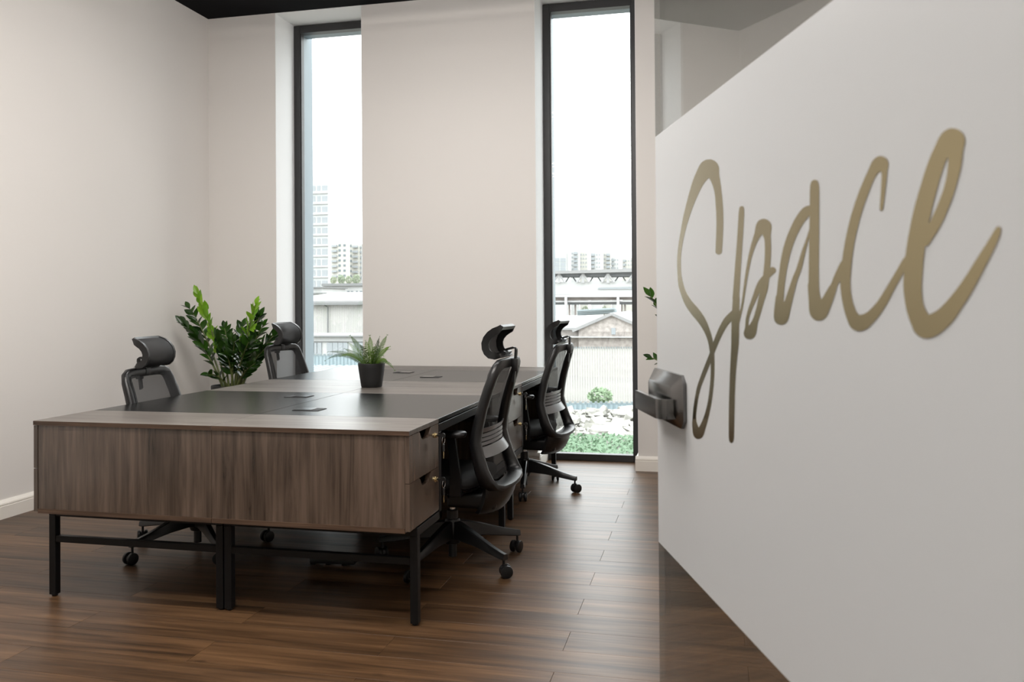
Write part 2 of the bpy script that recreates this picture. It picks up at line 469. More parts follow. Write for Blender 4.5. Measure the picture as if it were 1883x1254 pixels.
# corridor end wall and glass partition with the doorway
st(MB().box(XL-0.1, XR_WALL+0.1, YBACK-0.15, YBACK, -0.1, ZC+0.1).build('wall_front', MAT['wall']), 'pale corridor wall opposite the glass partition', 'wall')
gp = empty('glass_partition', (0, YFRONT, 0))
st(gp, 'clear glass partition with black frame around the doorway', 'partition')
for a, b in ((XL, -2.4), (-2.4, -0.80), (0.24, XR_WALL)):
    MB().box(a+0.02, b-0.02, -0.06, -0.05, 0.05, ZC-0.05).build('pane', MAT['glass'], gp)
MB().box(-0.78, 0.22, -0.06, -0.05, 2.46, ZC-0.05).build('pane', MAT['glass'], gp)
for x in (XL+0.02, -2.4, -0.80, 0.24, XR_WALL-0.02):
    MB().box(x-0.02, x+0.02, -0.08, -0.03, 0, ZC).build('post', MAT['frame'], gp)
for a, b in ((XL, -0.80), (0.24, XR_WALL)):
    MB().box(a, b, -0.08, -0.03, 0, 0.05).build('rail', MAT['frame'], gp)
MB().box(XL, XR_WALL, -0.08, -0.03, ZC-0.05, ZC).build('rail', MAT['frame'], gp)
MB().box(-0.80, 0.24, -0.08, -0.03, 2.42, 2.46).build('rail', MAT['frame'], gp)

# baseboards: moulded profile (out, up)
BB = [(0, 0), (0.022, 0), (0.022, 0.072), (0.0195, 0.0735), (0.0195, 0.0765), (0.021, 0.078), (0.021, 0.086), (0.018, 0.0875), (0.018, 0.090), (0.016, 0.0925), (0.010, 0.101), (0.006, 0.106), (0, 0.106)]
def bboard(m, p, q, out):
    p, q = Vector(p), Vector(q)
    m.prism(BB, p, Vector(out), (0, 0, 1), q-p)
m = MB(); bboard(m, (XL, YFRONT+0.02, 0), (XL, YB, 0), (1, 0, 0))
st(m.build('baseboard_left', MAT['board'], angle=20), 'white moulded baseboard along the wall with the two chairs', 'baseboard')
bbk = empty('baseboard_back'); st(bbk, 'cream moulded baseboard under the window wall', 'baseboard')
for a, b in ((XL+0.022, W1[0]+0.022), (W1[1]-0.022, W2[0]+0.022), (W2[1]-0.022, XR_WALL)):
    m = MB(); bboard(m, (a, YB, 0), (b, YB, 0), (0, -1, 0)); m.build('board', MAT['board'], bbk, 20)
for a, b in (W1, W2):
    m = MB(); bboard(m, (a+0.003, YB-0.0, 0), (a+0.003, YF, 0), (1, 0, 0)); m.build('board', MAT['board'], bbk, 20)
    m = MB(); bboard(m, (b-0.003, YB-0.0, 0), (b-0.003, YF, 0), (-1, 0, 0)); m.build('board', MAT['board'], bbk, 20)

# windows
def window(n, a, b, label):
    r = empty('window_%d' % n, ((a+b)/2, YF, 0)); st(r, label, 'window')
    w = (b-a)/2
    f, zt = 0.058, 3.572
    def bar(x0, x1, z0, z1, nm='frame_bar'):
        MB().box(x0, x1, 0, 0.075, z0, z1, 0.003).build(nm, MAT['frame'], r)
    bar(-w+0.003, -w+f, 0, zt); bar(w-f, w-0.003, 0, zt)
    bar(-w+f, w-f, zt-0.063, zt); bar(-w+f, w-f, 0, 0.052)
    # glazing beads
    for x0, x1 in ((-w+f, -w+f+0.008), (w-f-0.008, w-f)):
        MB().box(x0, x1, 0.014, 0.062, 0.052, zt-0.063).build('glazing_bead', MAT['frame'], r)
    MB().box(-w+f, w-f, 0.034, 0.042, 0.052, zt-0.063).build('pane', MAT['glass'], r, 0)
    # outer cladding of the opening
    MB().box(-w+0.0, -w+0.045, 0.076, 0.262, 0.0, zt).build('cladding', MAT['jamb'], r)
    MB().box(w-0.045, w, 0.076, 0.252, 0.0, zt).build('cladding', MAT['jamb'], r)
    MB().box(-w, w, 0.076, 0.17, 3.51, zt+0.05).build('cladding', MAT['jamb'], r)
    MB().box(-w, w, 0.076, 0.29, -0.04, 0.0).build('outer_sill', MAT['frame'], r)
window(1, W1[0], W1[1], 'tall narrow window behind the chair at the far end of the desks')
window(2, W2[0], W2[1], 'tall narrow floor-length window between the desks and glass door')

# ------------------------------------------------------------------ glass door, standing open into the room
E0 = Vector((-0.085, 1.519, 0))
DS = Vector((0.30811, -0.95135, 0))      # along the leaf from its free edge to the hinges
DN = Vector((-0.95135, -0.30811, 0))     # out of the lettered face
door = empty('door_1'); tag(door, 'open grey glass door with frosted band and gold script lettering', 'door', kind='structure')
Md = Matrix.Identity(4)
for i in range(3):
    Md[i][0], Md[i][1], Md[i][2], Md[i][3] = DS[i], DN[i], (0, 0, 1)[i], E0[i]
# local frame: x along the leaf, y out of the lettered face (left-handed pairs are avoided by flipping y)
Md2 = Matrix.Identity(4)
for i in range(3):
    Md2[i][0], Md2[i][1], Md2[i][2], Md2[i][3] = DS[i], -DN[i], (0, 0, 1)[i], E0[i]
door.matrix_world = Md2                   # local y points into the glass; the lettered face is y = 0
MB().box(0, 1.005, 0, 0.010, 0.012, 2.41).build('glass_leaf', MAT['doorglass'], door, 0)
MB().box(0.0025, 1.0, -0.0007, -0.0002, 0.796, 1.5095).build('frosted_band', MAT['film'], door, 0)
for z in (0.0, 2.33):
    MB().box(0.86, 1.01, -0.012, 0.022, z+0.02, z+0.08, 0.002).build('hinge_fitting', MAT['steel'], door)
OUTLINES = [
 [[(2890,14205),(2999,14189),(3070,14175),(3140,14156),(3209,14132),(3279,14103),(3332,14073),(3375,14037),(3398,14007),(3405,13979),(3400,13921),(3470,13737),(3513,13598),(3540,13480),(3550,13386),(3555,13262),(3548,13157),(3520,12991),(3483,12843),(3465,12831),(3434,12822),(3393,12818),(3353,12818),(3312,12823),(3267,12834),(3235,12850),(3221,12864),(3264,13160),(3271,13263),(3268,13354),(3259,13445),(3226,13621),(3207,13678),(3194,13707),(3175,13737),(3139,13783),(3096,13831),(3042,13880),(2985,13920),(2977,13925),(2963,13930),(2906,13923),(2845,13912),(2733,13882),(2618,13841),(2507,13789),(2324,13687),(2165,13587),(1999,13466),(1872,13358),(1775,13260),(1682,13150),(1613,13047),(1564,12947),(1542,12871),(1535,12783),(1545,12669),(1570,12585),(1614,12511),(1702,12412),(1773,12349),(1854,12297),(1956,12246),(2094,12187),(2168,12160),(2375,12091),(2551,12020),(2634,11983),(2708,11946),(2807,11886),(2863,11845),(2912,11804),(2992,11728),(3041,11670),(3086,11599),(3140,11651),(3233,11731),(3310,11792),(3363,11830),(3441,11881),(3495,11913),(3556,11945),(3619,11972),(3686,11996),(3825,12043),(3924,12071),(3949,12077),(3997,12082),(4045,12081),(4093,12075),(4130,12062),(4150,12050),(4159,12033),(4153,12017),(4144,12008),(4129,12000),(4102,11990),(3859,11922),(3784,11896),(3720,11869),(3643,11828),(3564,11782),(3499,11740),(3420,11684),(3320,11609),(3131,11450),(3137,11354),(3131,11208),(3121,11121),(3089,10990),(3029,10828),(2967,10696),(2880,10556),(2797,10442),(2629,10243),(2584,10208),(2548,10188),(2501,10168),(2470,10158),(2407,10142),(2359,10133),(2312,10128),(2264,10126),(2232,10127),(2186,10132),(2160,10138),(2117,10161),(2098,10183),(2087,10206),(2068,10292),(2066,10327),(2116,10512),(2138,10574),(2176,10657),(2289,10855),(2342,10924),(2405,10988),(2589,11152),(2913,11433),(2935,11453),(2935,11457),(2896,11548),(2854,11607),(2819,11643),(2782,11674),(2698,11733),(2592,11789),(2444,11855),(2361,11887),(2080,11986),(1909,12055),(1821,12094),(1750,12130),(1684,12171),(1607,12228),(1515,12307),(1459,12360),(1421,12402),(1392,12444),(1367,12503),(1345,12619),(1329,12761),(1329,12830),(1341,12908),(1376,13011),(1430,13122),(1595,13379),(1673,13489),(1745,13574),(1824,13657),(2034,13862),(2131,13948),(2197,13998),(2297,14062),(2488,14158),(2556,14186),(2588,14195),(2628,14203),(2695,14210),(2794,14212),(2839,14210)],
  [(2964,11306),(2539,10942),(2468,10863),(2405,10775),(2368,10713),(2335,10646),(2279,10512),(2266,10462),(2270,10418),(2283,10386),(2306,10360),(2349,10331),(2380,10313),(2396,10311),(2478,10364),(2548,10417),(2624,10485),(2702,10566),(2761,10639),(2809,10710),(2849,10785),(2883,10863),(2919,10960),(2943,11041),(2958,11111),(2969,11196),(2969,11279),(2968,11302)]],
 [[(4229,13383),(4253,13381),(4288,13374),(4309,13365),(4324,13355),(4331,13346),(4336,13313),(4337,13272),(4313,13134),(4182,12500),(4132,12234),(4142,12222),(4144,12205),(4133,12034),(4138,12025),(4190,12101),(4224,12167),(4334,12466),(4409,12627),(4469,12738),(4537,12839),(4680,13004),(4723,13088),(4750,13113),(4791,13132),(4811,13138),(4838,13144),(4868,13147),(4909,13149),(4959,13148),(4989,13145),(5019,13141),(5068,13130),(5093,13122),(5117,13112),(5146,13099),(5165,13088),(5190,13067),(5206,13039),(5206,13012),(5177,12932),(5187,12821),(5187,12768),(5178,12689),(5156,12562),(5162,12558),(5191,12564),(5220,12565),(5249,12562),(5267,12559),(5290,12552),(5307,12544),(5319,12532),(5323,12521),(5320,12513),(5314,12506),(5295,12496),(5179,12460),(5126,12441),(5097,12351),(5075,12301),(5048,12267),(4963,12172),(4867,12044),(4770,11925),(4747,11889),(4714,11805),(4699,11781),(4675,11756),(4656,11743),(4635,11733),(4602,11720),(4559,11709),(4504,11702),(4449,11701),(4416,11702),(4390,11705),(4342,11715),(4308,11731),(4298,11738),(4288,11750),(4284,11763),(4285,11775),(4294,11792),(4328,11834),(4335,11846),(4350,11929),(4362,11962),(4390,12007),(4438,12069),(4478,12113),(4592,12226),(4678,12320),(4728,12367),(4756,12389),(4806,12420),(4866,12449),(4934,12478),(4937,12482),(4961,12551),(4982,12623),(4994,12684),(5002,12749),(5003,12780),(4997,12869),(4989,12897),(4979,12917),(4965,12933),(4951,12946),(4925,12966),(4904,12961),(4873,12950),(4825,12925),(4763,12887),(4702,12839),(4642,12784),(4590,12727),(4561,12688),(4514,12614),(4470,12535),(4407,12415),(4280,12130),(4225,12034),(4124,11883),(4114,11719),(4101,11631),(4086,11580),(4043,11455),(4009,11335),(3982,11223),(3959,11094),(3938,10935),(3901,10470),(3891,10392),(3878,10356),(3856,10331),(3842,10321),(3817,10311),(3780,10303),(3755,10303),(3735,10307),(3711,10325),(3702,10337),(3695,10379),(3699,10570),(3712,10780),(3752,11157),(3816,11571),(3841,11907),(3856,12005),(3894,12190),(3888,12203),(3889,12220),(4061,12909),(4146,13313),(4166,13365),(4172,13372),(4179,13376),(4195,13380)],
  [(4816,12269),(4601,12098),(4508,12008),(4477,11968),(4459,11927),(4453,11890),(4457,11874),(4462,11870),(4464,11869),(4467,11870),(4506,11891),(4572,11933),(4613,11966),(4645,11998),(4718,12094),(4774,12189),(4823,12263),(4825,12267)]],
 [[(6323,13410),(6350,13407),(6372,13402),(6394,13393),(6413,13381),(6422,13369),(6432,13348),(6439,13317),(6440,13261),(6428,12846),(6414,12512),(6415,12323),(6421,12277),(6428,12244),(6443,12211),(6463,12181),(6478,12189),(6515,12213),(6627,12299),(6672,12327),(6717,12368),(6718,12377),(6725,12387),(6798,12460),(6857,12514),(6893,12542),(6944,12572),(6959,12577),(6972,12579),(6985,12579),(6998,12577),(7018,12571),(7024,12568),(7032,12561),(7036,12555),(7037,12549),(7035,12543),(7027,12534),(6869,12353),(6859,12345),(6839,12336),(6807,12302),(6802,12296),(6798,12283),(6786,12264),(6725,12179),(6694,12141),(6661,12102),(6625,12055),(6609,12038),(6581,12015),(6560,12002),(6520,11984),(6481,11974),(6444,11969),(6393,11966),(6356,11967),(6319,11972),(6286,11981),(6258,11992),(6226,12010),(6214,12020),(6205,12030),(6192,12050),(6182,12081),(6176,12132),(6176,12172),(6166,12237),(6160,12295),(6158,12333),(6164,12346),(6173,12356),(6177,12431),(6202,12827),(6200,12833),(6104,12677),(6040,12563),(6004,12506),(5976,12473),(5916,12412),(5892,12381),(5860,12333),(5805,12242),(5724,12100),(5671,11992),(5646,11961),(5620,11941),(5602,11931),(5575,11921),(5539,11911),(5495,11905),(5449,11903),(5413,11904),(5376,11908),(5339,11915),(5315,11923),(5293,11934),(5278,11945),(5268,11956),(5256,11979),(5255,12020),(5262,12057),(5284,12136),(5312,12218),(5320,12229),(5338,12240),(5384,12403),(5446,12589),(5475,12653),(5507,12714),(5532,12756),(5573,12811),(5605,12849),(5640,12886),(5694,12936),(5736,12971),(5780,13006),(5829,13041),(5920,13095),(5973,13120),(6000,13132),(6033,13143),(6066,13152),(6105,13158),(6137,13161),(6176,13161),(6215,13159),(6222,13161),(6229,13312),(6237,13359),(6247,13378),(6262,13396),(6269,13401),(6291,13408),(6304,13410)],
  [(6212,13056),(6135,13024),(6076,12995),(6029,12969),(5966,12926),(5904,12879),(5848,12830),(5803,12784),(5746,12717),(5705,12659),(5659,12582),(5623,12508),(5590,12426),(5562,12339),(5544,12263),(5532,12180),(5540,12161),(5545,12158),(5571,12183),(5761,12406),(5790,12437),(5857,12498),(5883,12525),(6011,12690),(6141,12835),(6208,12915),(6216,13053)]],
 [[(7608,13428),(7636,13425),(7663,13419),(7690,13410),(7716,13397),(7733,13387),(7748,13373),(7761,13354),(7765,13339),(7765,13322),(7761,13309),(7747,13275),(7735,13212),(7699,13062),(7668,12956),(7662,12951),(7655,12949),(7648,12948),(7638,12949),(7628,12952),(7621,12955),(7618,12958),(7615,12964),(7647,13200),(7655,13250),(7654,13261),(7651,13273),(7639,13289),(7633,13292),(7600,13283),(7578,13275),(7554,13262),(7522,13237),(7485,13200),(7385,13082),(7343,13031),(7313,12990),(7275,12931),(7248,12886),(7215,12823),(7182,12757),(7153,12689),(7129,12624),(7116,12582),(7104,12537),(7091,12477),(7078,12401),(7072,12349),(7073,12313),(7078,12273),(7086,12233),(7099,12193),(7106,12175),(7123,12141),(7141,12114),(7157,12093),(7173,12075),(7194,12057),(7212,12046),(7224,12040),(7242,12035),(7278,12038),(7320,12045),(7343,12051),(7384,12064),(7433,12085),(7484,12112),(7552,12152),(7597,12183),(7640,12217),(7806,12356),(7874,12415),(7940,12475),(7971,12501),(8001,12521),(8070,12557),(8077,12559),(8089,12561),(8104,12560),(8113,12558),(8124,12553),(8132,12548),(8137,12539),(8136,12532),(8132,12526),(8082,12487),(8048,12456),(7827,12245),(7725,12143),(7686,12108),(7644,12075),(7598,12040),(7531,11995),(7439,11943),(7415,11930),(7379,11914),(7340,11901),(7299,11891),(7275,11888),(7227,11884),(7197,11885),(7166,11888),(7148,11891),(7123,11897),(7099,11905),(7086,11911),(7063,11924),(7050,11933),(7034,11948),(7022,11963),(6965,12046),(6937,12098),(6919,12139),(6891,12223),(6878,12289),(6875,12333),(6880,12395),(6906,12516),(6939,12627),(6965,12696),(6993,12762),(7041,12860),(7079,12927),(7108,12973),(7181,13077),(7225,13132),(7260,13172),(7355,13271),(7437,13347),(7472,13382),(7493,13399),(7516,13412),(7548,13423),(7570,13427)]],
 [[(8657,13455),(8673,13452),(8689,13448),(8713,13440),(8729,13434),(8744,13427),(8760,13419),(8771,13411),(8783,13402),(8794,13391),(8804,13381),(8813,13367),(8819,13356),(8823,13346),(8824,13336),(8824,13326),(8822,13312),(8817,13299),(8802,13271),(8800,13262),(8787,13194),(8778,13159),(8766,13125),(8752,13091),(8726,13039),(8699,12989),(8670,12939),(8635,12887),(8597,12835),(8555,12782),(8508,12732),(8472,12698),(8353,12601),(8344,12596),(8330,12593),(8317,12591),(8304,12591),(8301,12590),(8287,12531),(8272,12457),(8253,12325),(8248,12283),(8249,12236),(8255,12184),(8261,12156),(8266,12140),(8272,12127),(8279,12114),(8297,12091),(8317,12070),(8343,12050),(8347,12050),(8374,12057),(8400,12065),(8422,12072),(8461,12087),(8504,12109),(8559,12142),(8632,12191),(8683,12228),(8739,12272),(8797,12321),(8841,12360),(8945,12459),(9058,12561),(9138,12641),(9162,12662),(9168,12665),(9179,12668),(9189,12667),(9199,12663),(9206,12659),(9209,12653),(9211,12649),(9208,12629),(9205,12618),(9200,12609),(9185,12583),(9163,12551),(9142,12522),(9102,12473),(8947,12288),(8881,12217),(8825,12160),(8729,12069),(8688,12032),(8663,12012),(8639,11993),(8610,11974),(8560,11944),(8530,11928),(8496,11911),(8464,11897),(8427,11884),(8388,11872),(8348,11865),(8321,11862),(8281,11861),(8249,11864),(8217,11870),(8194,11877),(8165,11890),(8145,11902),(8131,11915),(8121,11925),(8101,11957),(8086,11975),(8066,12004),(8046,12038),(8029,12073),(8015,12111),(8003,12151),(7990,12211),(7984,12252),(7982,12292),(7983,12327),(7992,12398),(8001,12459),(8015,12526),(8030,12587),(8064,12692),(8102,12793),(8128,12857),(8147,12900),(8181,12965),(8287,13147),(8323,13203),(8347,13238),(8379,13281),(8401,13308),(8433,13341),(8482,13395),(8503,13414),(8527,13431),(8558,13446),(8571,13450),(8591,13454),(8608,13456),(8624,13457),(8640,13456)],
  [(8620,13241),(8612,13238),(8598,13229),(8591,13222),(8576,13205),(8529,13130),(8499,13079),(8448,12980),(8402,12884),(8368,12801),(8355,12766),(8354,12764),(8356,12762),(8437,12852),(8477,12901),(8526,12968),(8548,13000),(8565,13030),(8574,13049),(8587,13079),(8603,13129),(8611,13167),(8619,13213),(8622,13239)]]]
for wi, loops in enumerate(OUTLINES):
    cu = bpy.data.curves.new('letter', 'CURVE'); cu.dimensions = '2D'; cu.fill_mode = 'BOTH'; cu.extrude = 0.00008
    for lp in loops:
        sp = cu.splines.new('POLY'); sp.points.add(len(lp)-1); sp.use_cyclic_u = True
        for i, (a, b) in enumerate(lp): sp.points[i].co = (a/1e4, b/1e4, 0, 1)
    tmp = bpy.data.objects.new('letter_outline', cu); COL.objects.link(tmp)
    me = bpy.data.meshes.new_from_object(tmp.evaluated_get(bpy.context.evaluated_depsgraph_get()))
    bpy.data.objects.remove(tmp); bpy.data.curves.remove(cu)
    me.transform(Matrix.Translation((0, -0.0009 - 0.00006*wi, 0)) @ Matrix.Rotation(PI/2, 4, 'X'))
    lo = obj('letter', me, None, door); me.materials.clear(); me.materials.append(MAT['gold'])
    lo['label'] = 'gold script letter ' + ('S', 'p', 'a', 'c', 'e')[wi]
# handle: chamfered lock plate and flat lever
hd = empty('door_handle'); hd.parent = door; hd['label'] = 'dark steel lever handle on a chamfered lock plate'
for sgn in (-1, 1):
    y0 = 0.0 if sgn < 0 else 0.010
    base = [(0.004, 1.018), (0.165, 1.018), (0.178, 1.030), (0.178, 1.090), (0.165, 1.102), (0.004, 1.102), (-0.004, 1.094), (-0.004, 1.026)]
    def ring(inset, off):
        c = Vector((0.087, 1.060))
        o = []
        for a, b in base:
            a2 = c.x + (a-c.x)*(1-inset/0.09); b2 = c.y + (b-c.y)*(1-inset/0.042)
            o.append((a2, y0 + sgn*off, b2))
        return o
    MB().loft([ring(0, 0.0005), ring(0, 0.006), ring(0.004, 0.009), ring(0.017, 0.019), ring(0.019, 0.020)]).build('lock_plate', MAT['steel'], hd, 28)
    # lever: neck out of the plate, bend, flat bar back along the leaf
    path = [(0.158, 0.012), (0.158, 0.026)]
    for a in range(0, 91, 15):
        path.append((0.158-0.012+0.012*math.cos(math.radians(a)), 0.026+0.012*math.sin(math.radians(a))))
    path.append((0.012, 0.038))
    rings = []
    for i, (a, o) in enumerate(path):
        p0 = Vector(path[max(i-1, 0)]); p1 = Vector(path[min(i+1, len(path)-1)])
        t = (p1-p0).normalized(); nn = Vector((-t.y, t.x))
        h = 0.0045
        ring2 = []
        for du, dz in ((-h, -0.0155), (h, -0.0155), (h+0.0008, 0), (h, 0.0155), (-h, 0.0155), (-h-0.0008, 0)):
            ring2.append((a+nn.x*du, y0+sgn*(o+nn.y*du), 1.0485+dz))
        rings.append(ring2)
    lv = MB(); lv.loft(rings)
    lv.build('lever', MAT['steel'], hd, 30)
    MB().lathe([(0.0045, 0), (0.0045, 0.002)], (0.035, y0+sgn*0.019 - (0.001 if sgn > 0 else 0.001), 1.056), 12, 'y').build('lock_cylinder', MAT['chrome'], hd)

# ------------------------------------------------------------------ desks and cabinets
SX, SY = -1.8898, 2.9723            # centre seam and front edge of the desk block
UW = 0.8175                         # depth of one row
ST = 1.6075                         # length of one workstation
CA, CB = 0.3545, 0.364              # widths of the cabinets at its two ends
ZT = 0.750

def desk(sx, y0, label):
    """black desk of one workstation: local x runs outwards from the centre seam"""
    r = empty('office_desk', (SX, y0, 0))
    tag(r, label, 'desk', 'black-topped desks of the four workstations')
    a, b = CA, ST - CB
    g = 0.0012
    MB().box(sx*g, sx*(UW-0.001), a+0.0006, b-0.0006, ZT-0.018, ZT, 0.0012).build('desktop', MAT['blacktop'], r)
    # cable port near the seam
    yc = (a+b)/2 - 0.26 if y0 < 4 else (a+b)/2 - 0.14
    if sx < 0: yc = (a+b)/2 + 0.24 if y0 < 4 else (a+b)/2 + 0.18
    px0 = 0.09
    p = MB(); p.box(sx*px0, sx*(px0+0.125), yc-0.045, yc+0.045, ZT-0.0005, ZT+0.0025, 0.0008)
    po = p.build('cable_port', MAT['panel'], r)
    MB().box(sx*(px0+0.006), sx*(px0+0.085), yc-0.038, yc+0.038, ZT+0.0026, ZT+0.0040, 0.0006).build('flap', MAT['steel'], po)
    # frame: beams under the top, uprights at the cabinets, bars under the cabinets
    T = 0.031
    outer = (UW-T, UW); inner = (0.003, 0.003+T)
    for x0, x1 in (outer, inner):
        MB().box(sx*x0, sx*x1, a+0.002, b-0.002, ZT-0.018-0.004-0.034, ZT-0.0225, 0.0015).build('beam', MAT['metal'], r)
        for yy, yl in ((a+0.002, 0.0), (b-0.033, 0.0)):
            MB().box(sx*x0, sx*x1, yy, yy+T, 0.338, ZT-0.0565, 0.0015).build('upright', MAT['metal'], r)
        for yy, e0, e1 in ((0.085, 0.085, a+0.033), (ST-0.085-T, b-0.033, ST-0.085)):
            MB().box(sx*x0, sx*x1, e0, e1, 0.338, 0.3705, 0.0015).build('cabinet_bar', MAT['metal'], r)
            lg = MB().box(sx*x0, sx*x1, yy, yy+T, 0.008, 0.338, 0.0015).build('leg', MAT['metal'], r)
            MB().lathe([(0.010, 0), (0.012, 0.002), (0.012, 0.008)], (sx*(x0+x1)/2, yy+T/2, 0), 14).build('foot', MAT['rubber'], lg)
    for yy in (0.085, ST-0.085-T):
        MB().box(sx*(0.003+T), sx*(UW-T), yy+0.003, yy+T-0.003, 0.229, 0.256, 0.0015).build('stretcher', MAT['metal'], r)
        MB().box(sx*(0.003+T), sx*(UW-T), yy+0.003, yy+T-0.003, 0.338, 0.368, 0.0015).build('cabinet_bar', MAT['metal'], r)
    MB().box(sx*0.036, sx*0.046, a+0.033, b-0.033, 0.36, ZT-0.0225).build('modesty_panel', MAT['panel'], r)
    return r

def drawer_outline(w, h):
    """front with a finger notch in the upper edge"""
    c, hw, dp = w*0.52, 0.074, 0.036
    o = [(0, 0), (w, 0), (w, h)]
    prof = [(1.0, 0), (0.93, -0.03), (0.86, -0.12), (0.78, -0.30), (0.68, -0.56), (0.58, -0.78), (0.46, -0.93), (0.3, -1.0)]
    for a, b in prof: o.append((c+hw*a, h+dp*b))
    for a, b in prof[::-1]: o.append((c-hw*a, h+dp*b))
    o.append((0, h))
    return o

def key_set(parent, sx, x, y, z):
    m = MB(); m.lathe([(0.0115, 0), (0.0115, 0.0015), (0.009, 0.003), (0.009, 0.009), (0.006, 0.010)], (0, 0, 0), 18, 'x')
    o = m.build('lock', MAT['brass'], parent); o.location = (x, y, z); o.scale = (sx, 1, 1)
    k = MB(); k.box(0.010, 0.026, -0.0012, 0.0012, -0.004, 0.004, 0.0006)
    k.lathe([(0.004, -0.002), (0.0105, -0.002), (0.0105, 0.002), (0.004, 0.002)], (0.034, 0, 0), 14, 'y')
    o = k.build('key', MAT['keyblack'], parent); o.location = (x, y, z); o.scale = (sx, 1, 1)
    rg = MB(); rg.tube([(0.036+0.002*math.sin(t), 0.013*math.sin(t), -0.018+0.014*math.cos(t)) for t in [2*PI*i/20 for i in range(20)]], 0.001, 6, closed=True)
    o = rg.build('key_ring', MAT['chrome'], parent); o.location = (x, y, z); o.scale = (sx, 1, 1)
    k2 = MB(); k2.box(0.033, 0.039, -0.009, 0.009, -0.064, -0.034, 0.002)
    o = k2.build('key_fob', MAT['keyblack'], parent); o.location = (x, y, z); o.scale = (sx, 1, 1)
    k3 = MB(); k3.box(0.0355, 0.0375, -0.0035, 0.0035, -0.092, -0.064, 0.0006); k3.box(0.0355, 0.0375, -0.0015, 0.005, -0.088, -0.084)
    o = k3.build('spare_key', MAT['brass'], parent); o.location = (x, y, z); o.scale = (sx, 1, 1)

def cabinet(sx, y0, w, drawers, keys, label, group):
    r = empty('drawer_cabinet' if drawers else 'storage_cabinet', (SX, y0, 0.3705))
    zo = -0.3705
    tag(r, label, 'cabinet', group)
    e = 0.0006
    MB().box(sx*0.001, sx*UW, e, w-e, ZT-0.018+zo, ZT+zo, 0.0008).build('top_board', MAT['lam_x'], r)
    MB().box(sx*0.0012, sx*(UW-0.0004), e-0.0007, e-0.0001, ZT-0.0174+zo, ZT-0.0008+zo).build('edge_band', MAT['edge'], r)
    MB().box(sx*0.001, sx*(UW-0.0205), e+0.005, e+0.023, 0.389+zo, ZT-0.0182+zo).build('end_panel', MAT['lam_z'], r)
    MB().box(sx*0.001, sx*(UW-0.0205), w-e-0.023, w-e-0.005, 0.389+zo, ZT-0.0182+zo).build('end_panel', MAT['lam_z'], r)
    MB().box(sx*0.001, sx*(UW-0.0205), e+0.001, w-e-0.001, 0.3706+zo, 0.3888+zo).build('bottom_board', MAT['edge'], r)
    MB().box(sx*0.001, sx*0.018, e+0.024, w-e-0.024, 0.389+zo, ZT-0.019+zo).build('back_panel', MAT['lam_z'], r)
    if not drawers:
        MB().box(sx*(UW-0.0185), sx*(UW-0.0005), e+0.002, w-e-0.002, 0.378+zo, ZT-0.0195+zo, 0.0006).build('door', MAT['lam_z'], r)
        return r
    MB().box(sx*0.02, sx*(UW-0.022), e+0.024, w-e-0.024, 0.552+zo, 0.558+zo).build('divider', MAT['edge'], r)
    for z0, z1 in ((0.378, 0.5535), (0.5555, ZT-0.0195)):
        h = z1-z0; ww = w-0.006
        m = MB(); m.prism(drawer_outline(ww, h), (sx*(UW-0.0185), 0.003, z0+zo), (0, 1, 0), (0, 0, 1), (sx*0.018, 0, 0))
        d = m.build('drawer', MAT['lam_z'], r, 30)
        MB().box(sx*(UW-0.30), sx*(UW-0.019), 0.04, w-0.04, z0+0.01+zo, z0+0.018+zo).build('drawer_tray', MAT['edge'], d)
        if keys: key_set(d, sx, sx*(UW-0.0008), 0.003+ww*0.87, z1-0.042+zo)
    return r

GD, GS = 'walnut drawer cabinets at the ends of the desks', 'walnut cabinets without drawers'
for sx, sd in ((1, 'glass door side'), (-1, 'pale side wall')):
    for i, y0 in enumerate((SY, SY+ST)):
        far = i == 1
        side = 'towards the glass door' if sx > 0 else 'towards the plain wall'
        desk(sx, y0, ('black desk at the window wall, row %s' if far else 'black desk nearest the front, row %s') % side)
        cabinet(sx, y0, CA, True, sx > 0,
                ('walnut drawer cabinet amid the desks, drawers facing %s' if far else 'walnut drawer cabinet at the front end of the desks, drawers facing %s') % ('the floor-length window side' if sx > 0 else 'the plain wall'), GD)
        cabinet(sx, y0+ST-CB, CB, False, False,
                ('walnut cabinet against the window wall, row %s' if far else 'walnut cabinet without drawers amid the desks, row %s') % side, GS)

# ------------------------------------------------------------------ office chairs
def rounded(pts2, n=6):
    return pts2

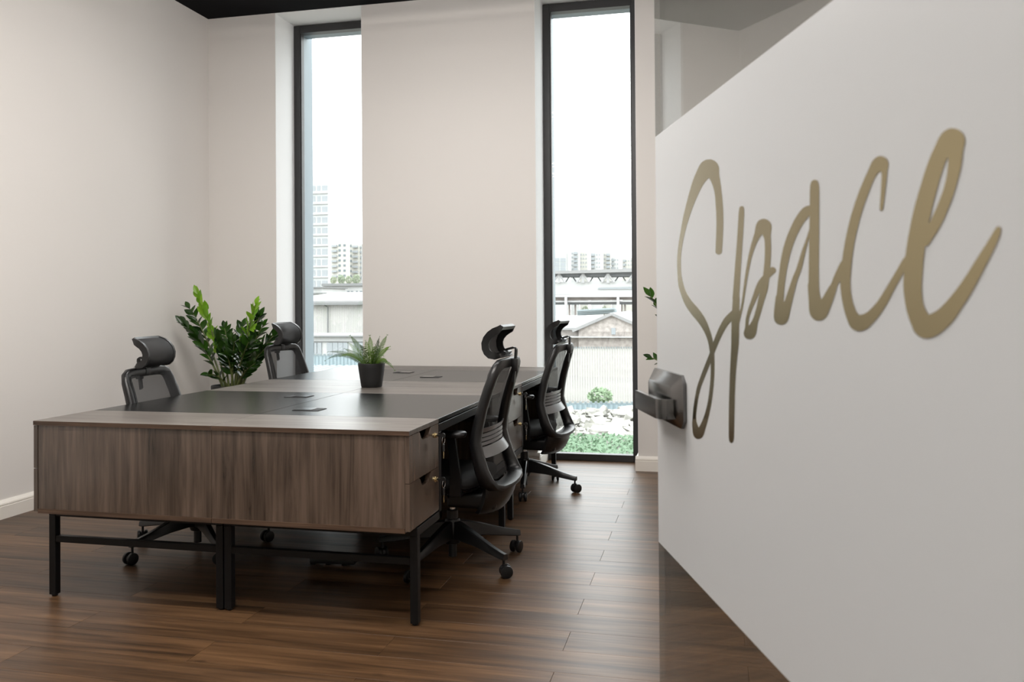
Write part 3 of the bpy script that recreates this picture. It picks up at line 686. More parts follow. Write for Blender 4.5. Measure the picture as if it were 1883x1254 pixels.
def chair_proto():
    r = empty('office_chair')
    pl, fb = MAT['plastic'], MAT['fabric']
    lower = []
    # five-star base
    MB().lathe([(0.020, 0.085), (0.034, 0.090), (0.040, 0.105), (0.040, 0.185), (0.032, 0.205), (0.0, 0.206)], (0, 0, 0), 24).build('base_hub', pl, r)
    MB().lathe([(0.0, 0.027), (0.019, 0.027), (0.019, 0.09)], (0, 0, 0), 18).build('lift_end', pl, r)
    MB().lathe([(0.026, 0.20), (0.026, 0.245), (0.023, 0.248), (0.0, 0.248)], (0, 0, 0), 20).build('lift_sleeve', pl, r)
    MB().lathe([(0.0, 0.24), (0.0135, 0.24), (0.0135, 0.345), (0.0, 0.345)], (0, 0, 0), 18).build('gas_lift', MAT['chrome'], r)
    arm = MB()
    secs = [(0.015, 0.024, 0.110, 0.198), (0.06, 0.023, 0.115, 0.192), (0.16, 0.020, 0.108, 0.163), (0.27, 0.017, 0.090, 0.127), (0.335, 0.0155, 0.080, 0.110), (0.357, 0.0145, 0.080, 0.106)]
    rings = []
    for x, hw, z0, z1 in secs:
        c = 0.004
        rings.append([(x, -hw, z0+c), (x, -hw+c, z0), (x, hw-c, z0), (x, hw, z0+c), (x, hw*0.8, z1-c), (x, hw*0.8-c, z1), (x, -hw*0.8+c, z1), (x, -hw*0.8, z1-c)])
    arm_me = arm.loft(rings).mesh('base_arm', 40); arm_me.materials.append(pl)
    fork = MB(); fork.lathe([(0.0, 0.052), (0.006, 0.052), (0.006, 0.083), (0.0, 0.083)], (0, 0, 0), 12)
    fork.loft([[(0.016*math.cos(a)+dx, y, 0.030+0.016*math.sin(a)+dz) for a in [PI*k/6 for k in range(7)]] + [(-0.016+dx, y, 0.026), (0.016+dx, y, 0.026)] for y, dx, dz in ((-0.007, 0, 0.008), (0.007, 0, 0.008))])
    fork_me = fork.mesh('caster', 40); fork_me.materials.append(pl)
    wh = MB(); wh.lathe([(0.0, 0.0), (0.016, 0.0), (0.018, 0.002), (0.024, 0.002), (0.0285, 0.005), (0.029, 0.012), (0.0275, 0.017), (0.021, 0.019), (0.0, 0.0195)], (0, 0, 0), 22, 'y')
    wh_me = wh.mesh('wheel', 40); wh_me.materials.append(MAT['rubber'])
    for k in range(5):
        a = 2*PI*k/5
        o = obj('base_arm', arm_me, None, r); o.rotation_euler = (0, 0, a)
        c = obj('caster', fork_me, None, r); c.location = (0.345*math.cos(a), 0.345*math.sin(a), 0)
        c.rotation_euler = (0, 0, a*1.7+0.6)
        for s in (-1, 1):
            w = obj('wheel', wh_me, None, c); w.location = (-0.010, s*0.0065, 0.029)
            if s < 0: w.rotation_euler = (PI, 0, 0)
    lower = list(r.children)
    # mechanism
    MB().box(-0.075, 0.075, -0.12, 0.09, 0.325, 0.372, 0.012, 3).build('tilt_mechanism', pl, r)
    MB().tube([(0.07, 0.02, 0.345), (0.16, 0.03, 0.342), (0.20, 0.03, 0.340)], [0.005, 0.005, 0.008], 8).build('lift_lever', pl, r)
    MB().tube([(-0.07, -0.03, 0.345), (-0.15, -0.03, 0.342), (-0.18, -0.03, 0.342)], [0.006, 0.006, 0.011], 8).build('tilt_knob', pl, r)
    # seat: shell and cushion
    def sup(hx, hy, cx, cy, z, n=32, e=0.42, droop=0.0):
        o = []
        for k in range(n):
            a = 2*PI*k/n; ca, sa = math.cos(a), math.sin(a)
            x = hx*math.copysign(abs(ca)**e, ca); yy = hy*math.copysign(abs(sa)**e, sa)
            o.append((cx+x, cy+yy, z - droop*max(0, yy/hy)**4))
        return o
    MB().loft([sup(0.17, 0.17, 0, 0.05, 0.362), sup(0.225, 0.215, 0, 0.055, 0.372), sup(0.235, 0.225, 0, 0.055, 0.388)]).build('seat_shell', pl, r)
    MB().loft([sup(0.225, 0.215, 0, 0.055, 0.386, droop=0.004), sup(0.245, 0.236, 0, 0.058, 0.396, droop=0.01), sup(0.250, 0.241, 0, 0.058, 0.415, droop=0.016), sup(0.243, 0.234, 0, 0.056, 0.434, droop=0.022), sup(0.215, 0.205, 0, 0.05, 0.443, droop=0.02), sup(0.12, 0.11, 0, 0.04, 0.440)]).build('seat', fb, r, 60)
    # back frame: closed loop
    half = [(0.0, -0.282, 0.946, .025, .017), (0.10, -0.281, 0.945, .025, .017), (0.152, -0.279, 0.942, .026, .017), (0.178, -0.273, 0.929, .028, .018), (0.189, -0.262, 0.900, .030, .019),
            (0.197, -0.240, 0.840, .031, .020), (0.206, -0.213, 0.750, .032, .021), (0.213, -0.194, 0.665, .032, .022), (0.218, -0.184, 0.602, .032, .024), (0.221, -0.197, 0.540, .031, .026),
            (0.224, -0.216, 0.475, .026, .030), (0.222, -0.236, 0.428, .021, .034), (0.200, -0.252, 0.404, .016, .038), (0.15, -0.264, 0.394, .014, .042), (0.07, -0.271, 0.390, .013, .044), (0.0, -0.273, 0.389, .013, .044)]
    loop = half + [(-x, yy, z, a, b) for x, yy, z, a, b in half[-2:0:-1]]
    P = [Vector(q[:3]) for q in loop]; n = len(P)
    cen = Vector((0, -0.22, 0.65)); rings = []
    for i, q in enumerate(loop):
        t = (P[(i+1) % n]-P[i-1]).normalized()
        inn = cen - P[i]; inn -= t*inn.dot(t); 
        yv = Vector((0, 1, 0)); yv -= t*yv.dot(t)
        yv.normalize(); inn = (inn - yv*inn.dot(yv)).normalized()
        h1, h2 = q[3], q[4]; ring = []
        for k in range(12):
            a = 2*PI*k/12; ca, sa = math.cos(a), math.sin(a)
            ring.append(P[i] + inn*h1*math.copysign(abs(ca)**0.6, ca) + yv*h2*math.copysign(abs(sa)**0.6, sa))
        rings.append(ring)
    MB().loft(rings, closed=True).build('back_frame', pl, r, 50)
    # lower back shell that carries the frame
    m = MB()
    U = []
    for s in range(-6, 7):
        a = s/6*1.35
        U.append((0.212*math.sin(a)/math.sin(1.35), -0.215-0.090*math.cos(a)))
    rr = []
    for z, k, dy in ((0.398, 1.0, 0.0), (0.372, 1.0, 0.0), (0.335, 0.96, 0.010), (0.295, 0.88, 0.030), (0.272, 0.76, 0.05)):
        outer = [(x*k, yy*1.0+dy+0.006, z) for x, yy in U]
        inner = [(x*k*0.9, yy+dy+0.028, z) for x, yy in U][::-1]
        rr.append(outer+inner)
    m.loft(rr).build('back_shell', pl, r, 50)
    MB().box(-0.15, 0.15, -0.255, -0.02, 0.290, 0.362, 0.018, 3).build('back_bracket', pl, r)
    # back mesh
    def fr(z):      # frame x and y at height z from the side run
        pts = [(q[2], q[0], q[1]) for q in half[4:12]]
        for (z1, x1, y1), (z0, x0, yy0) in zip(pts[:-1], pts[1:]):
            if z0 <= z <= z1:
                t = (z-z0)/(z1-z0); return x0+(x1-x0)*t, yy0+(y1-yy0)*t
        return (pts[0][1], pts[0][2]) if z > pts[0][0] else (pts[-1][1], pts[-1][2])
    m = MB(); grid = []
    NZ, NX = 16, 12
    for i in range(NZ+1):
        z = 0.412 + (0.935-0.412)*i/NZ
        x, yy = fr(z)
        if z > 0.90: yy = -0.259 - (z-0.90)*0.36; x = 0.195 - (z-0.90)*0.5
        grid.append([m.bm.verts.new((x*(2*j/NX-1), yy + 0.024 - 0.024*(1-(2*j/NX-1)**2), z)) for j in range(NX+1)])
    for i in range(NZ):
        for j in range(NX):
            m.bm.faces.new([grid[i][j], grid[i][j+1], grid[i+1][j+1], grid[i+1][j]])
    m.build('back_mesh', MAT['net'], r, 60)
    # lumbar support: slats behind the mesh
    lum = empty('lumbar_support'); lum.parent = r; lum['label'] = 'grey slatted lumbar support'
    def slat(z0, z1, y_lo, y_hi, hx, th=0.006):
        m = MB(); rings = []
        for j in range(15):
            t = 2*j/14-1; x = hx*t
            b = -0.205 - 0.010*(1-t*t) + 0.016*abs(t)**3
            rings.append([(x, b+y_lo, z0), (x, b+y_hi, z1), (x, b+y_hi+th, z1), (x, b+y_lo+th, z0)])
        m.loft(rings).build('slat', MAT['lumbar'], lum, 40)
    slat(0.532, 0.576, -0.036, -0.008, 0.192)
    for k in range(3): slat(0.582+0.0190*k, 0.5955+0.0190*k, -0.006, -0.004, 0.192)
    slat(0.639, 0.660, -0.004, -0.014, 0.190)
    # headrest: curved net in a rim, bracket and rod
    prof = [(-0.276, 1.115), (-0.254, 1.113), (-0.231, 1.104), (-0.208, 1.088), (-0.190, 1.066), (-0.181, 1.040), (-0.183, 1.013), (-0.193, 0.991), (-0.211, 0.975), (-0.238, 0.970), (-0.262, 0.976)]
    hr = empty('headrest'); hr.parent = r
    m = MB(); g = []
    HX = 0.122
    for (yy, z) in prof:
        g.append([m.bm.verts.new((HX*(2*j/10-1), yy-0.010*((2*j/10-1)**2), z)) for j in range(11)])
    for i in range(len(prof)-1):
        for j in range(10): m.bm.faces.new([g[i][j], g[i][j+1], g[i+1][j+1], g[i+1][j]])
    hn = m.build('headrest_net', MAT['headnet'], hr, 60)
    rim = [(HX, y-0.010, z) for y, z in prof]
    loop = [(HX*0.88, prof[0][0], prof[0][1])] + [(-HX*0.88, prof[0][0], prof[0][1])] + [(-x, y, z) for x, y, z in rim[1:-1]] + [(-HX*0.88, prof[-1][0], prof[-1][1]), (HX*0.88, prof[-1][0], prof[-1][1])] + rim[1:-1][::-1]
    # flat-section rim: wide towards the rear
    Q = [Vector(p) for p in loop]; nq = len(Q); rings = []
    hc = Vector((0, -0.235, 1.04))
    for i in range(nq):
        t = (Q[(i+1) % nq]-Q[i-1]).normalized()
        side = abs(Q[i].x) > HX*0.95
        inn = Vector((-math.copysign(1, Q[i].x), 0, 0)) if side else (hc-Q[i])
        inn = (inn - t*inn.dot(t)).normalized()
        dep = t.cross(inn).normalized()
        if dep.y > 0: dep = -dep
        d0, d1 = (0.004, -0.026) if side else (0.008, -0.008)
        w0, w1 = (-0.006, 0.010) if side else (-0.005, 0.012)
        if side:
            c = Q[i]
            back = (hc - c); back.x = 0; back = (back - t*back.dot(t))
            back = back.normalized() if back.length > 1e-5 else dep
            rings.append([c+inn*w0-back*0.004, c+inn*w1-back*0.004, c+inn*(w1-0.003)+back*0.030, c+inn*(w0+0.003)+back*0.030])
        else:
            rings.append([c2 for c2 in (Q[i]+inn*w0+dep*d0*-1, Q[i]+inn*w1+dep*d0*-1, Q[i]+inn*w1+dep*0.010, Q[i]+inn*w0+dep*0.010)])
    MB().loft(rings, closed=True).build('headrest_rim', pl, hr, 50)
    # bracket and rod
    m = MB(); m.loft([[(x, -0.225, 0.988), (x, -0.272, 1.002), (x, -0.285, 0.996), (x, -0.270, 0.976), (x, -0.235, 0.968)] for x in (-0.055, 0.055)])
    m.build('headrest_bracket', pl, hr, 30)
    m = MB()
    rod = [(-0.250, 1.000), (-0.285, 1.010), (-0.308, 1.016), (-0.3165, 1.013), (-0.3175, 1.003), (-0.312, 0.93), (-0.303, 0.855)]
    m.loft([[(-0.010, y-0.005, z-0.004), (0.010, y-0.005, z-0.004), (0.010, y+0.005, z+0.004), (-0.010, y+0.005, z+0.004)] for y, z in rod])
    m.build('headrest_rod', pl, hr, 30)
    m = MB(); m.box(-0.016, 0.016, -0.326, -0.298, 0.905, 0.965, 0.005, 2); m.box(-0.022, 0.022, -0.30, -0.262, 0.928, 0.966, 0.006, 2)
    m.build('headrest_clamp', pl, hr, 30)
    # armrests
    for s in (-1, 1):
        ar = MB(); ar.loft([[(s*0.262-0.009, y0-w, z), (s*0.262+0.009, y0-w, z), (s*0.262+0.009, y0+w, z), (s*0.262-0.009, y0+w, z)] for y0, w, z in ((-0.105, 0.026, 0.372), (-0.107, 0.024, 0.45), (-0.098, 0.018, 0.55), (-0.085, 0.020, 0.632))])
        ar.box(min(s*0.10, s*0.262), max(s*0.10, s*0.262), -0.125, -0.085, 0.366, 0.384, 0.004)
        a = ar.build('armrest', pl, r, 35)
        MB().loft([sup(0.036, 0.118, s*0.262, -0.030, 0.632, 24, 0.5), sup(0.042, 0.124, s*0.262, -0.030, 0.640, 24, 0.5), sup(0.042, 0.124, s*0.262, -0.030, 0.650, 24, 0.5), sup(0.036, 0.118, s*0.262, -0.030, 0.657, 24, 0.5)]).build('arm_pad', pl, a, 50)
    names = {o.name for o in lower}
    return r, names

proto, LOWER = chair_proto()
LOWER_BASE = ('base_hub', 'lift_end', 'lift_sleeve', 'base_arm', 'caster')
def place_chair(root, x, y, rz, base_rot, dz, label):
    """swivel the base under the seat and set the seat height"""
    root.location = (x, y, 0); root.rotation_euler = (0, 0, rz)
    tag(root, label, 'office chair', 'black mesh office chairs at the desks')
    R = Matrix.Rotation(base_rot - rz, 4, 'Z')
    for ch in root.children:
        kind = ch.name.split('.')[0]
        if kind in LOWER_BASE:
            ch.matrix_basis = R @ ch.matrix_basis
        elif kind != 'gas_lift':
            ch.location.z += dz
D = math.radians
chairs = [
    (-1.180, 3.865, D(88), D(40), 0.0, 'black mesh office chair in front of the keyed drawers, its back frame whole in view'),
    (-1.175, 5.475, D(83), D(64), -0.008, 'black mesh office chair standing before the floor-length window'),
    (-2.515, 3.836, D(-85), D(30), -0.058, 'black mesh office chair beside the plain wall, casters seen under the front cabinet'),
    (-2.655, 5.47, D(-95), D(12), -0.022, 'black mesh office chair between the leafy floor plant and tall narrow window'),
]
copies = [proto] + [copy_tree(proto) for _ in chairs[1:]]
for root, c in zip(copies, chairs): place_chair(root, *c)

# ------------------------------------------------------------------ plants
def frame_from(d, up=Vector((0, 0, 1))):
    """rotation whose x axis is d and whose z axis is as near to up as can be"""
    x = Vector(d).normalized(); z = Vector(up) - x*x.dot(Vector(up))
    if z.length < 1e-4: z = Vector((0, 1, 0)) - x*x.y
    z.normalize(); y = z.cross(x)
    m = Matrix.Identity(3)
    for i in range(3): m[i][0], m[i][1], m[i][2] = x[i], y[i], z[i]
    return m
def zz_leaf_mesh(mat, L=0.098, wd=0.048):
    m = MB(); st_ = [(0, 0.12), (0.14, 0.55), (0.36, 0.98), (0.60, 0.90), (0.82, 0.50), (1.0, 0.0)]
    rows = []
    for t, w in st_:
        zc = -0.10*L*t*t
        rows.append([m.bm.verts.new((L*t, -wd/2*w, zc+0.18*wd*w)), m.bm.verts.new((L*t, 0, zc)), m.bm.verts.new((L*t, wd/2*w, zc+0.18*wd*w))])
    for a, b in zip(rows[:-1], rows[1:]):
        for k in (0, 1): m.bm.faces.new([a[k], a[k+1], b[k+1], b[k]])
    me = m.mesh('leaf', 60); me.materials.append(mat)
    return me
ZZ_D, ZZ_Y = zz_leaf_mesh(MAT['zz']), zz_leaf_mesh(MAT['zzy'])
def zz_plant(loc, rim, pot_prof, stems, seed, label):
    rg = random.Random(seed)
    root = empty('zz_plant', (loc[0], loc[1], 0))
    tag(root, label, 'potted plant', 'glossy-leaved floor plants')
    MB().lathe(pot_prof, (0, 0, 0), 32).build('pot', MAT['pot'], root)
    MB().lathe([(0.0, rim-0.03), (pot_prof[-2][0]-0.005, rim-0.028), (pot_prof[-2][0]-0.005, rim-0.06), (0.0, rim-0.06)], (0, 0, 0), 24).build('soil', MAT['soil'], root)
    for (tip, n, young, size) in stems:
        tip = Vector(tip) - Vector((loc[0], loc[1], 0))
        dirxy = Vector((tip.x, tip.y, 0))
        b0 = Vector((dirxy.x*0.22 + rg.uniform(-0.02, 0.02), dirxy.y*0.22 + rg.uniform(-0.02, 0.02), rim-0.035))
        if Vector((b0.x, b0.y, 0)).length > 0.10: b0 = Vector((b0.x, b0.y, 0)).normalized()*0.10 + Vector((0, 0, rim-0.035))
        mid = b0.lerp(tip, 0.5) + Vector((-dirxy.x, -dirxy.y, 0))*0.12 + Vector((0, 0, 0.05))
        pts = []
        for i in range(13):
            t = i/12; pts.append(b0*(1-t)**2 + mid*2*t*(1-t) + tip*t*t)
        sm = MB(); sm.tube(pts, [0.0095*(1-0.72*i/12) for i in range(13)], 7)
        so = sm.build('stem', MAT['zzstem'], root, 60)
        L = (tip-b0).length
        side = (tip-b0).cross(Vector((0, 0, 1)))
        if side.length < 1e-3: side = Vector((1, 0, 0))
        side.normalize()
        tw = rg.uniform(-0.9, 0.9)
        t0 = 0.30
        for i in range(n):
            t = t0 + (1-t0)*(i+0.5)/n
            p = b0*(1-t)**2 + mid*2*t*(1-t) + tip*t*t
            tg = ((mid-b0)*(1-t) + (tip-mid)*t).normalized()
            sd = Matrix.Rotation(tw + rg.uniform(-0.25, 0.25), 3, tg) @ side
            s = 1 if i % 2 else -1
            d = (sd*s*(1.05-0.35*t) + tg*(0.65+0.4*t) + Vector((0, rg.uniform(-.25, .25), 0.10))).normalized()
            upv = tg*0.45 + Vector((rg.uniform(-.6, .6), -0.55+rg.uniform(-.5, .5), 0.6+rg.uniform(-.3, .3)))
            o = obj('leaf', ZZ_Y if young else ZZ_D, None, so)
            sc = size*(0.85+0.35*math.sin(PI*min(1, (t-t0)/(1-t0)*0.9+0.1)))*rg.uniform(0.85, 1.12)
            o.matrix_local = Matrix.Translation(p) @ frame_from(d, upv).to_4x4() @ Matrix.Diagonal((sc, sc, sc, 1))
        o = obj('leaf', ZZ_Y if young else ZZ_D, None, so)
        tg = (tip-mid).normalized()
        o.matrix_local = Matrix.Translation(tip) @ frame_from(tg, (0.2, -0.8, 0.4)).to_4x4() @ Matrix.Diagonal((size*0.8,)*3 + (1,))
    return root
RIM = 0.635
POT = [(0.0, 0.0), (0.115, 0.0), (0.122, 0.012), (0.150, RIM-0.008), (0.148, RIM), (0.138, RIM), (0.134, RIM-0.09), (0.0, RIM-0.09)]
PX0 = at(427, 712, 5.66)
tips = [((364, 541), 5.60, 21, 1, 1.0), ((349, 567), 5.78, 17, 0, 1.0), ((338, 596), 5.52, 18, 0, 1.15), ((413, 603), 5.78, 16, 0, .9), ((470, 561), 5.62, 19, 1, .95),
        ((477, 582), 5.74, 18, 0, 1.05), ((484, 598), 5.50, 16, 0, .85), ((510, 610), 5.76, 18, 0, 1.05), ((489, 640), 5.52, 16, 0, .95), ((447, 600), 5.86, 16, 0, 1.0),
        ((431, 628), 5.48, 16, 0, 1.0), ((458, 628), 5.44, 16, 0, 1.0), ((383, 688), 5.46, 8, 0, .8), ((401, 620), 5.56, 15, 0, 1.0), ((470, 668), 5.46, 12, 0, .85), ((418, 655), 5.50, 12, 0, .95)]
zz_plant((PX0.x, 5.66), RIM, POT, [(at(a, b, Y), n, yv, s) for (a, b), Y, n, yv, s in tips], 5, 'tall glossy-leaved plant in dark pot in the room corner, lime young shoots')
PLX, PLY = 0.02, 5.62
tips2 = [(at(1196, 545, 5.60), 14, 0, 1.0), (at(1199, 658, 5.50), 9, 0, .8), ((0.10, 5.5, 1.45), 14, 0, 1.0), ((0.25, 5.7, 1.30), 14, 0, 1.0), ((-0.05, 5.8, 1.40), 13, 1, 1.0), ((0.22, 5.4, 1.10), 12, 0, 1.0), ((-0.10, 5.45, 1.05), 12, 0, 1.0)]
zz_plant((PLX, PLY), RIM, POT, tips2, 9, 'glossy-leaved floor plant half hidden behind the glass door edge')

# fern on the desk
fr_root = empty('potted_fern', (-1.868, 4.555, ZT))
tag(fr_root, 'small green fern in a dark pot standing on the desks', 'potted plant')
MB().lathe([(0.0, 0.0), (0.056, 0.0), (0.059, 0.004), (0.066, 0.05), (0.074, 0.105), (0.0765, 0.13), (0.0755, 0.136), (0.070, 0.136), (0.068, 0.115), (0.0, 0.115)], (0, 0, 0), 36).build('pot', MAT['pot'], fr_root, 50)
MB().lathe([(0.0, 0.117), (0.068, 0.117), (0.068, 0.112), (0.0, 0.112)], (0, 0, 0), 24).build('soil', MAT['soil'], fr_root)
def frond(tip, arch, seed, wide=0.020, base=None):
    rg = random.Random(seed)
    tip = Vector(tip) - Vector((-1.868, 4.555, ZT))
    b0 = Vector((tip.x*0.12, tip.y*0.12, 0.115)) if base is None else Vector(base)
    mid = b0.lerp(tip, 0.5) + Vector((0, 0, arch))
    m = MB(); n = 30; pts = []
    for i in range(n+1):
        t = i/n; pts.append(b0*(1-t)**2 + mid*2*t*(1-t) + tip*t*t)
    m.tube(pts[::2], [0.0013*(1-0.6*i/(n/2)) for i in range(n//2+1)], 5)
    for i in range(3, n+1):
        t = i/n; p = pts[i]; tg = (pts[i]-pts[i-1]).normalized()
        sd = tg.cross(Vector((rg.uniform(-.15, .15), -0.55, 0.83)))
        sd = sd.normalized() if sd.length > 1e-3 else Vector((0, 1, 0))
        nr = sd.cross(tg).normalized()
        ln = wide*(math.sin(PI*min(1, 0.18+0.86*t))**0.7)*rg.uniform(0.88, 1.08) if t < 0.98 else wide*0.3
        for s in (-1, 1):
            d = (sd*s + tg*0.38 - nr*0.12).normalized(); w = 0.0026
            a = p + d*ln*0.5 + tg*w; b = p + d*ln*0.5 - tg*w
            m.face([p - tg*w*0.5, b, p + d*ln, a, p + tg*w*0.5])
    o = m.build('frond', MAT['fern'], fr_root, 0)
    return o
fts = [((598, 663), 4.52, .10), ((603, 647), 4.62, .06), ((644, 617), 4.50, .03), ((633, 641), 4.66, .03), ((680, 617), 4.60, .02), ((698, 619), 4.52, .03), ((712, 616), 4.64, .03), ((705, 629), 4.48, .04),
       ((717, 637), 4.60, .04), ((718, 642), 4.44, .05), ((726, 681), 4.46, .08), ((714, 668), 4.56, .06), ((662, 634), 4.40, .05), ((690, 636), 4.38, .06), ((672, 626), 4.72, .03), ((652, 650), 4.42, .05),
       ((625, 655), 4.46, .07), ((706, 655), 4.38, .06), ((684, 645), 4.36, .05), ((640, 630), 4.74, .03), ((700, 640), 4.70, .04)]
for i, ((a, b), Y, ar) in enumerate(fts): frond(at(a, b, Y), ar, i, 0.026 if i != 10 else 0.018)

# power strip lying on the floor under the desks
ps = empty('power_strip', (-1.72, 3.72, 0), D(4)); tag(ps, 'black power strip lying on the floor under the desks', 'power strip')
MB().box(-0.11, 0.11, -0.028, 0.028, 0.006, 0.034, 0.005, 2).build('body', MAT['keyblack'], ps)
for x in (-0.095, -0.02, 0.06):
    MB().box(x-0.012, x+0.012, -0.026, 0.026, 0.0, 0.007).build('foot', MAT['rubber'], ps)
    MB().box(x-0.02, x+0.02, -0.02, 0.02, 0.033, 0.046, 0.005, 2).build('plug', MAT['keyblack'], ps)

# ------------------------------------------------------------------ outside
GZ = -5.0
A_ = 2.35
def ext(name, r, g, b, rough=0.8, var=0.0, vscale=0.5): return plain(name, (r*A_, g*A_, b*A_, 1), rough, var=var, vscale=vscale, spec=0.1)
X = dict(
    ground=ext('dusty_ground', .075, .073, .066, var=.3, vscale=.3),
    white=ext('white_render', .17, .172, .17, var=.06),
    cream=ext('cream_render', .16, .158, .145, var=.06),
    band=ext('pale_panel', .155, .16, .16, var=.05),
    win=ext('far_glazing', .105, .113, .118),
    darkwin=ext('dark_glazing', .055, .066, .072),  # darker tone than the other far glazing
    roof=ext('pale_sheet_roof', .10, .10, .10, var=.05),
    gutter=ext('grey_gutter', .07, .072, .072),
    siding=ext('ivory_siding', .165, .163, .155),
    wsiding=ext('white_siding', .24, .237, .23),
    blue=ext('blue_grey_sheet', .10, .125, .135),
    brick=ext('worn_brick', .15, .137, .128, var=.25, vscale=3.0),
    steel=ext('white_steelwork', .17, .17, .172),
    greysteel=ext('grey_steel_deck', .085, .09, .095),  # darker grey than the white steelwork, for soffit, girder and braces
    rust=ext('faded_rust_steel', .13, .115, .108, var=.2, vscale=1.0),
    pipe=ext('grey_pipe', .075, .088, .092),
    rubble=ext('broken_concrete', .12, .118, .108, var=.35, vscale=2.0),
    green=leaf_mat('outdoor_green', (0.10, 0.17, 0.10, 1), (0.18, 0.25, 0.15, 1), 0.6, 0.2),
    bush=leaf_mat('pale_bush_green', (0.19, 0.235, 0.16, 1), (0.25, 0.28, 0.19, 1), 0.6, 0.2),
    trunk=ext('bark', .05, .045, .04),
)
gnd = MB(); gnd.box(-500, 300, 7.5, 900, GZ-0.5, GZ)
tag(gnd.build('ground', X['ground'], None, 0), 'pale dusty ground of the yard outside', 'ground', kind='structure')

def block(root, name, p0, p1, Y, depth, mat, z0=None):
    """upright box whose front stands at depth Y between two surveyed corners (top left, bottom right)"""
    a, b = at(p0[0], p0[1], Y), at(p1[0], p1[1], Y)
    return MB().box(a.x, b.x, Y, Y+depth, GZ if z0 is None else (b.z if z0 == 'px' else z0), a.z).build(name, mat, root, 0)
def panel_on(root, name, x0, y0, x1, y1, Y, mat, out=0.12, depth=0.1):
    a, b = at(x0, y0, Y), at(x1, y1, Y)
    return MB().box(a.x, b.x, Y-out, Y-out+depth, b.z, a.z).build(name, mat, root, 0)
def ebase(name, px, Y):
    return empty(name)

# tower block seen in the window behind the far chair
r = ebase('tower_block', 580, 250); tag(r, 'tall slab tower with banded windows above the low roofs', 'building')
block(r, 'body', (520, 327), (603.5, 540), 250, 2.5, X['band'])
block(r, 'roof_hut', (578, 322), (587, 330), 252, 6, X['white'], 'px')
for k in range(10):
    yt = 341.5 + 19.4*k
    block(r, 'ledge', (520, yt+12.5), (604.0, yt+13.6), 249.6, 0.5, X['white'], 'px')
    for a, b in ((560, 568), (570.5, 574), (574.8, 580.0), (583.2, 589.4), (592.4, 602.4)):
        if yt < 520: panel_on(r, 'window', a, yt, b, yt+11.8, 250, X['win'])
# apartment blocks behind
r = ebase('apartment_block', 630, 350); tag(r, 'cream apartment block with balconies right of the tower', 'building')
block(r, 'body', (608.5, 442), (639, 530), 350, 3, X['cream'])
block(r, 'roof_mast', (631.8, 438), (632.6, 443), 352, 0.4, X['gutter'], 'px')
for k in range(7):
    yt = 447 + 9.3*k
    panel_on(r, 'balcony', 611, yt+4, 620.5, yt+7.2, 350, X['win'], 1.0, 0.9)
    for a in (622.5, 631.5): panel_on(r, 'window', a, yt+2, a+4.2, yt+6, 350, X['darkwin'])
r = ebase('apartment_block', 650, 360); tag(r, 'grey-green apartment block at the window edge, one balcony column', 'building')
block(r, 'body', (641, 443), (660, 530), 360, 3, X['cream'])
block(r, 'wing', (660.2, 449), (690, 530), 362, 3, X['white'])
for k in range(7):
    yt = 448 + 9.3*k
    panel_on(r, 'balcony', 649, yt+4, 658.5, yt+7.4, 360, X['win'], 1.0, 0.9)
    panel_on(r, 'window', 643, yt+2, 646.6, yt+6, 360, X['darkwin'])
    panel_on(r, 'balcony', 661, yt+5, 664.8, yt+8, 362, X['win'], 1.0, 0.9)

def tree(name, px, py_top, py_bot, wpx, Y, mat, label, seed, group='distant trees'):
    rg = random.Random(seed)
    a, b = at(px, py_top, Y), at(px, py_bot, Y)
    R = abs(at(px+wpx/2, py_top, Y).x - a.x)
    r = empty(name, (a.x, Y, GZ)); tag(r, label, 'tree', group)
    top, bot = a.z-GZ, b.z-GZ
    MB().tube([(0, 0, 0), (0, 0, (top+bot)/2)], [0.05*R+0.05, 0.03*R+0.03], 6).build('trunk', X['trunk'], r)
    m = MB()
    for i in range(420):
        v = Vector((rg.gauss(0, 1), rg.gauss(0, 1), rg.gauss(0, 1))).normalized()*rg.uniform(0.45, 1)**0.6
        c = Vector((v.x*R, v.y*R*0.8, (top+bot)/2 + v.z*(top-bot)/2))
        s = R*rg.uniform(0.10, 0.2)
        u = Vector((rg.gauss(0, 1), rg.gauss(0, 1), rg.gauss(0, 1))).normalized(); w = u.orthogonal().normalized()
        m.face([c+u*s, c+w*s*0.6, c-u*s, c-w*s*0.6])
    m.build('crown', mat, r, 0)
    return r
for i, (px_, w_, t_) in enumerate(((613, 12, 508), (628, 14, 505), (641, 12, 507), (655, 15, 504))):
    tree('tree', px_, t_, 523, w_, 200+3*i, X['bush'], ('pale tree at the foot of the tower', 'pale tree below the balconied apartment block', 'pale tree between the two apartment blocks', 'pale tree at the edge of the narrow window view')[i], 30+i)

# flat-roofed white building, warehouse and annexe
r = ebase('flat_roofed_building', 620, 120); tag(r, 'long white flat-roofed building behind the warehouse', 'building')
block(r, 'body', (592, 523.5), (720, 570), 120, 12, X['white'])
block(r, 'roof_edge', (591, 521.5), (720, 524.6), 119.5, 13, X['gutter'], 'px')
for a, b in ((605.5, 609), (610.5, 615.5), (628, 632), (639, 643), (646, 649.5), (655, 658), (662, 666)): panel_on(r, 'window', a, 535, b, 541.5, 120, X['darkwin'])
r = ebase('low_shed', 580, 110); tag(r, 'low white shed with grey eaves beside the flat-roofed building', 'building')
block(r, 'body', (540, 530), (592, 570), 110, 8, X['white'])
block(r, 'eaves', (540, 528), (593, 529.3), 109.6, 8.5, X['gutter'], 'px'); block(r, 'canopy', (540, 538.5), (592.5, 540.3), 108.6, 1.5, X['gutter'], 'px')
r = ebase('warehouse', 620, 70); tag(r, 'ivory corrugated warehouse with downpipe and pale roof', 'building')
Yw = 70
